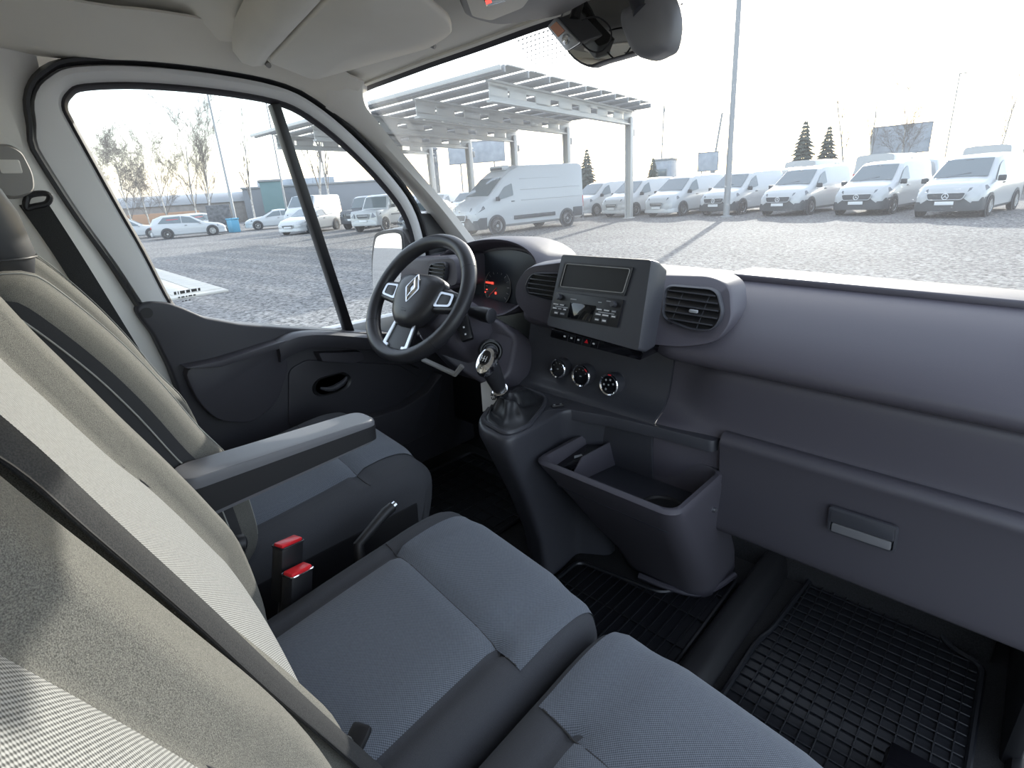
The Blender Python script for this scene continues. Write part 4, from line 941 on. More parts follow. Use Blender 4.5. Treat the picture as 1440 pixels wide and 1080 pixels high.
obj('indicator_light', slab([V((0.037, 0.769, 2.034)), V((0.024, 0.785, 2.034)), V((0.039, 0.783, 2.034)), V((0.051, 0.768, 2.034))], (0, 0, -.001)), 'redlit', sq)

rm_ = thing('interior_mirror', 'dark grey interior mirror mount on the windscreen', 'mirror', (.20, 1.05, 1.97))
y_ = 1.02
tl = lambda P: [V((p.x, p.y+(p.z-2.0)*.03, p.z)) for p in P]
MQ = tl(cat([(-0.005, 1.02, 2.042), (0.021, 1.02, 1.992), (0.068, 1.02, 1.962), (0.108, 1.02, 1.964), (0.192, 1.02, 1.971), (0.239, 1.02, 1.978), (0.244, 1.02, 2.009), (0.227, 1.02, 2.055), (0.117, 1.02, 2.098), (0.019, 1.02, 2.084)], 3, closed=True))
obj('mirror_shell', rings([[p+V((0, -.003, 0)) for p in scaled(MQ, .93)], [p+V((0, -.003, 0)) for p in scaled(MQ, .97)], MQ, [p+V((0, .02, 0)) for p in scaled(MQ, 1.0)], [p+V((0, .04, 0)) for p in scaled(MQ, .85)]], cu=True, cap=True), 'fascia', rm_, 60)
bm = bmesh.new(); bm.faces.new([bm.verts.new(p+V((0, -.0045, 0))) for p in scaled(MQ, .94)])
obj('mirror_glass', bm, mat('mirror_reflecting', (.80, .80, .76), .03, metal=1), rm_)
BQ = cat([(0.17, 0.97, 2.033), (0.187, 0.97, 2.037), (0.242, 0.97, 2.052), (0.268, 0.97, 2.007), (0.266, 0.97, 1.964), (0.25, 0.97, 1.954), (0.223, 0.97, 1.95), (0.198, 0.97, 1.961), (0.179, 0.97, 1.991), (0.169, 0.97, 2.014)], 3, closed=True)
obj('mount_cover', rings([[p+V((0, .045, 0)) for p in scaled(BQ, 1.0)], [p+V((0, .015, 0)) for p in BQ], scaled(BQ, .90), [p+V((0, -.010, 0)) for p in scaled(BQ, .6)]], cu=True, cap=True), mat('mirror_mount_grey', (.20, .20, .215), .5), rm_, 60)
obj('mirror_stem', tube([V((0.218, 0.97, 2.016)), V((0.183, 1, 2.07)), V((0.155, 1.03, 2.114))], [.018, .02, .024], 12), 'fascia', rm_)
dcm = thing('dash_camera', 'small silver and black dash camera hanging beside the mirror', 'camera', (-.01, 1.0, 2.02))
CQ = [V((0.01, 0.97, 2.032)), V((0.035, 0.965, 2.043)), V((0.093, 0.965, 1.992)), V((0.058, 0.97, 1.984))]
cn = (CQ[1]-CQ[0]).cross(CQ[3]-CQ[0]).normalized(); cn = cn if cn.y < 0 else -cn
cb_ = obj('camera_body', slab(roundpoly([p+V((0, .002, 0)) for p in CQ], .006), (.028, .028, .012), .004, 3), mat('camera_grey', (.07, .07, .075), .45), dcm)
obj('camera_face', slab(roundpoly(CQ, .006), cn*.006, .002, 2), 'silver', dcm)
def cq(u, v, h=.0065): return (CQ[0]*(1-u)+CQ[3]*u)*(1-v)+(CQ[1]*(1-u)+CQ[2]*u)*v+cn*h
obj('camera_screen', slab([cq(.10, .2), cq(.50, .2), cq(.48, .85), cq(.12, .85)], cn*.0008), mat('camera_screen_orange', (.65, .33, .22), .25), dcm)
obj('control_pad', lathe([(.009, 0), (.009, .002), (.006, .003), (0, .003)], cq(.70, .5), cn, 20), 'chrome', dcm)
obj('camera_foot', tube([V((0.06, 0.985, 2.035)), V((0.055, 1, 2.059)), V((0.037, 1.03, 2.089))], [.012, .010, .014], 10), 'black', dcm)
obj('camera_cable', tube(cat([(0.088, 0.97, 2.03), (0.12, 0.97, 2.029), (0.145, 0.975, 2.012), (0.147, 0.98, 1.992), (0.128, 0.98, 1.975), (0.106, 0.975, 1.978), (0.083, 0.972, 1.997)], 6), .0016, 6), 'black', dcm)


# ================================================================== the yard outside (modelled in yard coordinates, then stood on its slope)
def gravel():
    m = bpy.data.materials.new('gravel'); m.use_nodes = True; n, l = nodes(m); b = n['Principled BSDF']; b.inputs['Roughness'].default_value = .85
    b.inputs['Specular IOR Level'].default_value = .08
    tc = n.new('ShaderNodeTexCoord')
    def noise(sc, det=3):
        t = n.new('ShaderNodeTexNoise'); t.inputs['Scale'].default_value = sc; t.inputs['Detail'].default_value = det; l.new(tc.outputs['Object'], t.inputs['Vector']); return t
    a, c_ = noise(9, 5), noise(.35, 3)
    v = n.new('ShaderNodeTexVoronoi'); v.inputs['Scale'].default_value = 22; l.new(tc.outputs['Object'], v.inputs['Vector'])
    mx = n.new('ShaderNodeMath'); mx.operation = 'MULTIPLY_ADD'; mx.inputs[1].default_value = .55; l.new(v.outputs['Color'], mx.inputs[0]); l.new(a.outputs['Fac'], mx.inputs[2])
    rp = n.new('ShaderNodeValToRGB'); e0, e1 = rp.color_ramp.elements; e0.position = .45; e1.position = 1.05
    e0.color = (.036, .036, .038, 1); e1.color = (.31, .307, .302, 1); l.new(mx.outputs[0], rp.inputs[0])
    m2 = n.new('ShaderNodeMix'); m2.data_type = 'RGBA'; m2.blend_type = 'MULTIPLY'; m2.inputs[0].default_value = .7
    r2 = n.new('ShaderNodeValToRGB'); r2.color_ramp.elements[0].position = .35; r2.color_ramp.elements[1].position = .65
    r2.color_ramp.elements[0].color = (.72, .72, .74, 1); r2.color_ramp.elements[1].color = (1.0, 1.0, 1.0, 1); l.new(c_.outputs['Fac'], r2.inputs[0])
    l.new(rp.outputs[0], m2.inputs[6]); l.new(r2.outputs[0], m2.inputs[7]); l.new(m2.outputs[2], b.inputs['Base Color'])
    bp = n.new('ShaderNodeBump'); bp.inputs['Strength'].default_value = .9; bp.inputs['Distance'].default_value = .03
    l.new(mx.outputs[0], bp.inputs['Height']); l.new(bp.outputs[0], b.inputs['Normal'])
    return m
M['gravel'] = gravel()
M['vanwhite'] = mat('van_white_paint', (.47, .485, .50), .25, coat=.4)
M['cardark'] = mat('dark_car_paint', (.05, .055, .065), .2, coat=.6)
M['carglass'] = mat('car_window_glass', (.12, .15, .165), .06, coat=.4)
M['bumper'] = mat('bumper_plastic', (.055, .06, .068), .5)
M['tyre'] = mat('tyre_rubber', (.025, .025, .028), .75)
M['alloy'] = mat('alloy_rim', (.50, .51, .53), .3, metal=.7)
M['lamp'] = mat('headlamp_glass', (.14, .15, .165), .12, coat=.6)
M['taillamp'] = mat('tail_lamp', (.55, .03, .03), .2, coat=.4)
M['plate'] = mat('number_plate', (.75, .76, .78), .4)
M['steelwhite'] = mat('white_painted_steel', (.50, .50, .49), .45)
M['steelgrey'] = mat('galvanised_steel', (.28, .29, .30), .5, metal=.2)
M['roofsheet'] = mat('roof_panel', (.42, .42, .405), .5)
M['concrete'] = mat('concrete', (.42, .41, .40), .8, var=(3, (.5, .49, .47), .2))
M['bark'] = mat('birch_bark', (.36, .33, .30), .9, var=(6, (.62, .60, .57), .15))
M['twig'] = mat('bare_twigs', (.20, .18, .165), .9)
M['conifer'] = mat('conifer_needles', (.075, .085, .07), .9)
M['bldgrey'] = mat('grey_cladding', (.22, .23, .25), .7)
M['bldteal'] = mat('teal_cladding', (.13, .22, .23), .6)
M['wallbrown'] = mat('weathered_wall', (.24, .22, .21), .85, var=(2, (.30, .28, .26), .2))
M['signback'] = mat('billboard_panel', (.30, .33, .37), .6, var=(1.2, (.42, .45, .5), .2))
M['binblue'] = mat('blue_bin', (.08, .32, .48), .5)
M['redcard'] = mat('red_window_sheet', (.6, .06, .07), .5)
M['paving'] = mat('pale_paving', (.42, .40, .36), .8, var=(1.5, (.50, .48, .44), .2))

def yplace(o, x, y, rot=0., z=0.):
    o.matrix_world = YARD @ Matrix.Translation((x, y, z)) @ Matrix.Rotation(rot, 4, 'Z'); return o
def ything(name, label, cat_, x, y, rot=0., group=None):
    o = link(bpy.data.objects.new(name, None)); o.empty_display_size = .3; tag(o, label, cat_, group); return yplace(o, x, y, rot)
def head(hx, hy): return math.atan2(-hx, hy)
def dup(root, label, x, y, rot, group=None):
    """copy of a thing with its parts and their sub-parts"""
    r = root.copy(); link(r); r['label'] = label
    if group: r['group'] = group
    for ch in list(root.children):
        c_ = ch.copy(); link(c_); c_.parent = r
        for g in list(ch.children): d_ = g.copy(); link(d_); d_.parent = c_
    return yplace(r, x, y, rot)
# ground
bm = bmesh.new(); bmesh.ops.create_grid(bm, x_segments=8, y_segments=8, size=260)
ground = struct('ground', bm, 'gravel', label='grey gravel yard'); yplace(ground, 0, 0, 0, 0)
pv = struct('pavement', slab([(-13.123, 4.98, 0), (-13.229, 3.81, 0), (-14.658, 1.872, -0), (-47.432, 7.138, 0), (-25.627, 6.516, 0)], (0, 0, .05), .01), 'paving', label='pale paved strip beside the gravel'); yplace(pv, 0, 0)
# paving stones laid on it, as far as they can be told apart
a_, b_ = V((-13.123, 4.98, 0)), V((-25.627, 6.516, 0)); d_ = (b_-a_).normalized(); n_ = V((d_.y, -d_.x, 0)); n_ = -n_ if n_.y > 0 else n_
stone = None
for i in range(14):
    for j in range(5):
        q = a_+d_*(.55+.52*i)+n_*(.30+.52*j)
        if n_.dot(q-a_) > .9*(1+ i*.35): continue
        if stone is None:
            stone = obj('paving_stone', rbox((0, 0, 0), (.49, .49, .05), .012), 'paving', pv); s_ = stone
        else:
            s_ = stone.copy(); link(s_)
        s_.matrix_local = Matrix.Translation((q.x, q.y, .045)) @ Matrix.Rotation(math.atan2(d_.y, d_.x), 4, 'Z')

# ---------------------------------------------------------------- vehicles
def crossec(s):
    y, w_, zb, zk, zt, wt = s
    h = [(0, zb), (w_*.86, zb), (w_*.975, zb+.10), (w_, (zb+zk)*.5+.05), (w_*.985, zk-.02)]
    e = max(.02, zt-zk)
    h += [(w_*.975+(wt-w_*.975)*.10, zk+e*.10), (wt+.03*min(1, e), zk+e*.84), (wt-.04, zt-.03*min(1, e*2)), (wt*.6, zt+.015), (0, zt+.025)]
    return [V((a, y, b)) for a, b in h]+[V((-a, y, b)) for a, b in h[-2:0:-1]]
def at_st(S, y):
    for a, b in zip(S, S[1:]):
        if a[0] >= y >= b[0]:
            t = (a[0]-y)/(a[0]-b[0]); return tuple(p+(q-p)*t for p, q in zip(a, b))
    return S[0] if y > S[0][0] else S[-1]
def vehicle(root, S, paint, wheels, wr, glass, lights, grille, style):
    """road vehicle from body stations (front at +y)"""
    dense = []
    for a, b in zip(S, S[1:]):
        for k in range(3): dense.append(tuple(p+(q-p)*k/3 for p, q in zip(a, b)))
    dense.append(S[-1])
    body = obj('body', rings([crossec(s) for s in dense], cu=True, cap=True), paint, root, 40)
    sy = lambda y, f, off=.014: V((at_st(S, y)[1]*.975+(at_st(S, y)[5]+.03-at_st(S, y)[1]*.975)*((f-.10)/.74)+off, y, at_st(S, y)[3]+(at_st(S, y)[4]-at_st(S, y)[3])*f))
    # windscreen
    y0, y1, f0, f1, wk = glass['front']
    def topz(y): return at_st(S, y)[4]+.02
    nseg = 6; rows = []
    for i in range(7):
        t = i/6; y = y0+(y1-y0)*t; s_ = at_st(S, y); hw = (s_[5]-.05)*wk*(1-.06*t)
        nn = V((0, topz(y1)-topz(y0), y0-y1)).normalized()
        rows.append([V((hw*(2*k/nseg-1), y, topz(y)-.012*abs(2*k/nseg-1)))+nn*.018 for k in range(nseg+1)])
    ws = obj('windscreen', shell(rings(rows), .006), 'carglass', root)
    for sx in (-1, 1):
        for nm, poly in glass['side']:
            P = [sy(y, f) for y, f in poly]; P = [V((p.x*sx, p.y, p.z)) for p in P]
            P = roundpoly(P, .05, 3)
            bm = bmesh.new(); bm.faces.new([bm.verts.new(p) for p in P]); bmesh.ops.triangulate(bm, faces=bm.faces[:])
            obj(nm, shell(bm, .006), glass.get('sidemat', 'carglass'), root)
        # mirror
        my = glass['side'][0][1][0][0]-.05; p = sy(my, .22, .02)
        obj('door_mirror', rbox((sx*(p.x+.11), my-.02, p.z+.03), (.20, .10, .17), .03), style.get('mirror', 'bumper'), root)
        if style.get('handle'):
            hy = style['handle']; s_ = at_st(S, hy); obj('door_handle', rbox((sx*(s_[1]+.004), hy, s_[3]-.10), (.03, .16, .035), .008), 'bumper', root)
        # lights
        for nm, ys, z0, z1, x0, x1, m_ in lights:
            s_ = at_st(S, ys)
            if m_ == 'lamp':
                a, b = at_st(S, ys), at_st(S, ys-.42)
                P = [V((x0, ys+.15, z0)), V((a[1]-.03, ys+.05, z0+.02)), V((b[1]+.025, ys-.36, z1)), V((b[1]-.05, ys-.34, z1+.09)), V((x0+.06, ys+.07, z1+.03))]
                P = [V((sx*p.x, p.y, p.z)) for p in P]
                bm = bmesh.new(); bm.faces.new([bm.verts.new(p) for p in P]); bmesh.ops.triangulate(bm, faces=bm.faces[:]); obj(nm, shell(bm, .05), m_, root)
            else:
                obj(nm, rbox((sx*(s_[1]-.06), ys, (z0+z1)/2), (x1-x0, .06, z1-z0), .02), m_, root)
    # bumper band round the nose
    L = S[0][0]; zb0, zb1 = style['bumper_z']
    plan = [(at_st(S, y)[1]+.018, y) for y in (L-.55, L-.40, L-.25, L-.10, L)]
    plan = plan+[(plan[-1][0]*.5, L+.045), (0, L+.06)]; plan = plan+[(-x, y) for x, y in plan[-2::-1]]
    # plan runs right side -> nose -> left side
    bm = rings([[V((x, y, zb0)) for x, y in plan], [V((x*1.01, y+.01, zb0*.6+zb1*.4)) for x, y in plan], [V((x*.99, y-.03, zb1)) for x, y in plan], [V((x*.9, y-.10, zb1+.01)) for x, y in plan]])
    bmp = obj('front_bumper', shell(bm, .02), style.get('bumper', 'bumper'), root, 40)
    Lr = S[-1][0]; obj('rear_bumper', rbox((0, Lr-.02, style['bumper_z'][0]+.16), (S[-1][1]*1.9, .16, .26), .05), style.get('rbumper', style.get('bumper', 'bumper')), root)
    if style.get('number_plate', True): obj('number_plate', rbox((0, L+.085, zb0+.24), (.50, .02, .11), .006), 'plate', root)
    # grille
    gw, gz0, gz1, gy = grille
    G_ = roundpoly([V((-gw, L+gy, gz1)), V((gw, L+gy, gz1)), V((gw*.86, L+gy+.03, gz0)), V((-gw*.86, L+gy+.03, gz0))], .08, 4)
    gr = obj('grille', slab(G_, (0, .04, 0), .008), 'bumper', root)
    obj('grille_rim', tube([p+V((0, .04, 0)) for p in G_], .014, 6, closed=True), style.get('rim', paint), gr)
    if style.get('slats'):
        for k in range(style['slats']): 
            z = gz0+(gz1-gz0)*(k+1)/(style['slats']+1); obj('grille_slat', rbox((0, L+gy+.05, z), (gw*1.6, .015, .02), .004), 'alloy', gr)
    if style.get('emblem'):
        zc = (gz0+gz1)/2; rr = .085
        em_ = obj('emblem_ring', tube([(rr*math.cos(R(a)), L+gy+.065, zc+rr*math.sin(R(a))) for a in range(0, 360, 20)], .012, 6, closed=True), 'plate', gr)
        for a in (90, 210, 330): obj('emblem_arm', tube([(0, L+gy+.065, zc), (rr*math.cos(R(a)), L+gy+.065, zc+rr*math.sin(R(a)))], [.014, .005], 6), 'plate', gr)
    elif style.get('badge'):
        obj('badge', rbox((0, L+gy+.05, style['badge']), (.14, .02, .09), .03), 'alloy', gr)
    # wheels
    for wy in wheels:
        for sx in (-1, 1):
            s_ = at_st(S, wy); xw = s_[1]-.10
            obj('wheel_arch', lathe([(wr*1.20, 0), (wr*1.20, .022), (wr*1.02, .026), (0, .026)], (sx*(s_[1]-.004), wy, wr+.01), (sx, 0, 0), 28), style.get('arch', 'bumper'), root)
            ty = obj('wheel', lathe([(wr*.62, -.10), (wr*.94, -.10), (wr, -.07), (wr, .07), (wr*.95, .10), (wr*.66, .105), (wr*.62, .09)], (sx*(xw+.045), wy, wr), (sx, 0, 0), 28), 'tyre', root)
            obj('rim', lathe([(wr*.66, .09), (wr*.62, .098), (wr*.55, .07), (wr*.2, .075), (wr*.16, .095), (0, .095)], (sx*(xw+.045), wy, wr), (sx, 0, 0), 24), 'alloy', ty)
            for k in range(5):
                fm_ = frame((sx*(xw+.045+.080), wy, wr), (sx, 0, 0)) @ Matrix.Rotation(R(72*k+10), 4, 'Z')
                obj('rim_gap', rbox((wr*.40, 0, .004), (wr*.22, wr*.16, .006), .002, mtx=fm_), 'bumper', ty)
    return body

SV = [(2.25, .66, .30, .60, .66, .56), (2.14, .82, .22, .70, .86, .68), (1.92, .89, .20, .80, 1.00, .76), (1.38, .92, .19, .98, 1.12, .80), (.52, .925, .19, 1.06, 1.72, .72), (.15, .925, .19, 1.06, 1.81, .72), (-1.5, .925, .19, 1.06, 1.84, .73), (-2.08, .915, .20, 1.06, 1.80, .73), (-2.24, .88, .28, 1.04, 1.72, .70)]
SVG = dict(front=(1.30, .56, 0, 0, .97), side=[('side_window', [(1.12, .16), (.58, .72), (.22, .80), (.20, .16)])])
SVL = [('headlamp', 2.08, .66, .86, .48, .8, 'lamp'), ('tail_lamp', -2.22, .75, 1.15, 0, .14, 'taillamp')]
GV = 'white compact vans in the front row'
citan = ything('compact_van', 'x', 'van', 0, 0, group=GV)
vehicle(citan, SV, 'vanwhite', (1.42, -1.30), .32, SVG, SVL, (.52, .56, .76, .03), dict(bumper_z=(.22, .60), emblem=True, handle=.35))
obj('wiper', tube([(.35, 1.30, 1.20), (-.25, 1.18, 1.30)], .012, 5), 'bumper', citan)
obj('cabin_mirror', rbox((0, .62, 1.66), (.22, .04, .07), .02), 'bumper', citan)
connect = ything('compact_van', 'x', 'van', 0, 0, group=GV)
vehicle(connect, SV, 'vanwhite', (1.42, -1.30), .32, SVG, SVL, (.40, .50, .68, .03), dict(bumper_z=(.20, .40), bumper='vanwhite', slats=3, handle=.35, arch='bumper'))
def park(root, wheel, hx, hy, label, first=False, wl=(-.87, 1.42), group=None, wheel_left=True):
    """stand a vehicle so that its front wheel (on the left side of the vehicle) touches a given spot"""
    r = head(hx, hy); q = Matrix.Rotation(r, 3, 'Z') @ V((wl[0], wl[1], 0)); x, y = wheel[0]-q.x, wheel[1]-q.y
    if first: tag(root, label); return yplace(root, x, y, r)
    return dup(root, label, x, y, r, group)
HV = (-.19, -.98)
park(citan, (-1.059, 23.261, 0), *HV, 'white compact van with star grille and black bumper at the free end of the row', True)
park(citan, (-3.828, 24.951, 0), *HV, 'white compact van with star grille, second from the free end of the row')
park(citan, (-6.7, 25.428, 0), *HV, 'white compact van with star grille, third from the free end of the row')
park(citan, (-9.812, 26.516, 0), *HV, 'white compact van with star grille standing right behind the tall lamp post')
park(connect, (-12.617, 26.432, 0), *HV, 'white compact van with oval slatted grille between lamp post and canopy post', True)
park(connect, (-15.48, 26.945, 0), *HV, 'white compact van with oval slatted grille half hidden by the canopy post')
park(connect, (-18.417, 27.696, 0), *HV, 'white compact van with oval slatted grille beside the tall delivery van')
# second row behind, tails to the yard
G2 = 'white vans in the second row'
LV = [(3.0, .80, .40, .85, .92, .70), (2.88, .95, .32, 1.0, 1.15, .82), (2.55, 1.0, .28, 1.10, 1.34, .90), (2.25, 1.02, .28, 1.22, 1.48, .92), (1.35, 1.02, .28, 1.36, 2.26, .86), (1.05, 1.02, .28, 1.38, 2.46, .87), (.55, 1.02, .28, 1.38, 2.68, .88), (.2, 1.02, .28, 1.38, 2.70, .90), (-2.8, 1.02, .28, 1.38, 2.70, .92), (-3.0, 1.0, .34, 1.36, 2.64, .90)]
LVG = dict(front=(2.18, 1.40, 0, 0, .97), side=[('side_window', [(1.95, .14), (1.42, .60), (1.02, .56), (1.0, .12)])])
LVL = [('headlamp', 2.86, .86, 1.10, .55, .9, 'lamp'), ('tail_lamp', -2.98, .80, 1.30, 0, .12, 'taillamp')]
for i, (x, y, lab) in enumerate(((-3.6, 31.5, 'white compact van turned away, red tail lamp showing past its neighbour'), (-8.8, 33.0, 'white compact van turned away behind the van by the lamp post'), (-13.2, 34.0, 'white compact van turned away behind the slatted grille vans'))):
    dup(connect, lab, x, y, head(.15, 1), G2)
# tall delivery van with a cooling unit
boxer = ything('delivery_van', 'tall white delivery van with roof cooling unit parked under the canopy', 'van', 0, 0)
BX = boxer
vehicle(boxer, LV, 'vanwhite', (1.95, -1.95), .36, LVG, LVL, (.44, .62, .86, .05), dict(bumper_z=(.26, .72), badge=1.0, handle=1.05, rim='plate'))
obj('cooling_unit', rbox((0, .92, 2.62), (1.10, .30, .20), .06), 'vanwhite', boxer)
obj('cooling_grille', rbox((0, 1.08, 2.60), (.80, .04, .10), .03), 'bumper', boxer)
for sx in (-1, 1):
    obj('side_moulding', rbox((sx*1.03, -.1, .62), (.03, 2.3, .16), .01), 'bumper', boxer)
    obj('rear_moulding', rbox((sx*1.03, -2.62, .62), (.03, .55, .40), .01), 'bumper', boxer)
    for z in (1.30, 1.72, 2.15): obj('side_rib', rbox((sx*(1.02-(z-1.3)*.085), -1.1, z), (.02, 3.4, .03), .008), 'vanwhite', boxer)
park(boxer, (-16.524, 17.437, -0), -.20, -.98, 'tall white delivery van with roof cooling unit parked under the canopy', True, (-.96, 1.95))
for i, (x, y) in enumerate(((-27.5, 30.0), (-30.3, 29.6), (-33.1, 29.2), (-36.0, 28.8))):
    dup(connect, ['white compact van under the canopy by the middle post', 'white compact van between the middle canopy posts', 'white compact van under the canopy next to the dark column', 'white compact van at the far end of the canopy'][i], x, y, head(.25, -1), 'vans under the far end of the canopy')

# cars to the left
CS = [(2.35, .62, .32, .55, .60, .52), (2.22, .80, .24, .62, .72, .68), (1.95, .88, .20, .72, .84, .76), (1.05, .92, .19, .90, .98, .80), (.15, .93, .19, .93, 1.42, .64), (-.35, .93, .19, .93, 1.46, .64), (-1.05, .93, .19, .95, 1.42, .63), (-1.85, .92, .20, .97, 1.06, .72), (-2.30, .86, .24, .92, 1.02, .68), (-2.40, .78, .34, .85, .92, .62)]
CG = dict(front=(1.0, .18, 0, 0, .97), side=[('front_side_window', [(.75, .14), (.12, .78), (-.38, .82), (-.40, .14)]), ('rear_side_window', [(-.46, .14), (-.44, .82), (-1.0, .78), (-1.45, .2)])])
CL = [('headlamp', 2.15, .58, .70, .48, .8, 'lamp'), ('tail_lamp', -2.38, .70, .88, 0, .25, 'taillamp')]
ES = [(s[0], s[1], s[2], s[3], s[4], s[5]) for s in CS[:4]]+[(.2, .93, .19, .95, 1.50, .66), (-.4, .93, .19, .95, 1.58, .67), (-1.6, .93, .19, .97, 1.56, .66), (-2.15, .91, .22, .98, 1.36, .66), (-2.38, .86, .28, .95, 1.02, .66)]
EGS = dict(front=(1.0, .22, 0, 0, .97), side=[('front_side_window', [(.8, .14), (.16, .78), (-.38, .84), (-.40, .14)]), ('rear_side_window', [(-.46, .14), (-.44, .84), (-1.5, .82), (-1.9, .2)])])
sty = dict(bumper_z=(.20, .42), bumper='vanwhite', handle=-.2, mirror='vanwhite', slats=0, arch='bumper')
suv = ything('estate_car', 'silver white estate car with a red sheet in its side window', 'car', 0, 0)
vehicle(suv, ES, 'vanwhite', (1.42, -1.45), .34, EGS, CL, (.40, .42, .58, .03), sty)
obj('window_sheet', rbox((.79, -.95, 1.22), (.02, .75, .18), .01), 'redcard', suv)
obj('rear_window', rbox((0, -2.24, 1.22), (1.1, .03, .28), .02, Matrix.Rotation(R(-30), 3, 'X')), 'carglass', suv)
sed = ything('saloon_car', 'white saloon car parked behind the lamp post', 'car', 0, 0)
vehicle(sed, CS, 'vanwhite', (1.42, -1.45), .33, CG, CL, (.40, .42, .58, .03), sty)
GS = [(2.15, .80, .38, .62, .68, .72), (2.12, .88, .34, .95, 1.02, .84), (2.0, .90, .32, 1.06, 1.14, .86), (.95, .92, .30, 1.12, 1.18, .87), (.58, .92, .30, 1.12, 1.86, .80), (.35, .92, .30, 1.12, 1.94, .80), (-2.0, .92, .30, 1.12, 1.96, .80), (-2.10, .91, .32, 1.10, 1.92, .79)]
GG = dict(front=(.92, .60, 0, 0, .95), side=[('front_side_window', [(.55, .16), (.50, .78), (-.22, .80), (-.22, .16)]), ('rear_side_window', [(-.34, .16), (-.34, .80), (-1.05, .80), (-1.05, .16)]), ('load_window', [(-1.17, .16), (-1.17, .80), (-1.85, .80), (-1.85, .16)])])
GLT = [('headlamp', 2.08, .78, .98, .55, .8, 'lamp'), ('tail_lamp', -2.10, .70, .88, 0, .14, 'taillamp')]
gw = ything('off_road_car', 'pale silver boxy off-road car with alloy wheels', 'car', 0, 0)
vehicle(gw, GS, 'vanwhite', (1.38, -1.47), .39, GG, GLT, (.42, .74, .98, .01), dict(bumper_z=(.36, .66), bumper='vanwhite', slats=3, handle=-.1, arch='vanwhite'))
for sx in (-1, 1): obj('side_trim', rbox((sx*.925, -.3, .86), (.02, 2.0, .05), .01), 'bumper', gw)
gwd = ything('off_road_car', 'black boxy off-road car beside the silver one', 'car', 0, 0)
vehicle(gwd, GS, 'cardark', (1.38, -1.47), .39, GG, GLT, (.42, .74, .98, .01), dict(bumper_z=(.36, .66), bumper='cardark', slats=3, handle=-.1, arch='cardark', rim='cardark'))
drk = ything('saloon_car', 'dark grey saloon car in front of the silver off-road car', 'car', 0, 0)
vehicle(drk, CS, 'cardark', (1.42, -1.45), .33, CG, CL, (.40, .42, .58, .03), dict(bumper_z=(.20, .42), bumper='cardark', handle=-.2, mirror='cardark', slats=3, arch='cardark', rim='alloy'))
pick = ything('crew_van', 'white crew van with dark grey bumper seen behind the window divider', 'van', 0, 0)
vehicle(pick, [(a, b, c_, d, min(e_, 2.25), f) for a, b, c_, d, e_, f in LV], 'vanwhite', (1.95, -1.95), .36, dict(front=LVG['front'], side=LVG['side']+[('rear_side_window', [(.75, .2), (.75, .72), (.1, .72), (.1, .2)])]), LVL, (.44, .62, .86, .05), dict(bumper_z=(.26, .80), badge=1.0, handle=1.05))
for i, (x, y, lab) in enumerate(((-6.6, 41.0, 'tall white van in the back row behind the compact vans'), (1.6, 38.0, 'tall white van in the back row at the end of the yard'), (-1.8, 40.5, 'tall white van in the back row beside the last one'), (-11.0, 43, 'tall white van in the back row behind the lamp post'))):
    v_ = dup(pick, lab, x, y, head(.12, 1), G2)
yplace(suv, -45.6, 15.6, head(.30, .954))
yplace(sed, -46.0, 22.4, head(-.42, -.907))
yplace(pick, -38.4, 21.6, head(.62, -.78))
yplace(gw, -28.6, 20.6, head(.36, -.93))
yplace(gwd, -32.6, 22.4, head(.36, -.93))
yplace(drk, -24.6, 20.8, head(.36, -.93))
dup(sed, 'white car behind the black off-road car', -34.2, 18.9, head(.45, -.89))
dup(suv, 'white estate car half hidden by the tree trunk', -52.0, 19.0, head(-.3, .95))
dup(suv, 'white estate car behind the first estate car', -52.5, 13.6, head(.30, .954))

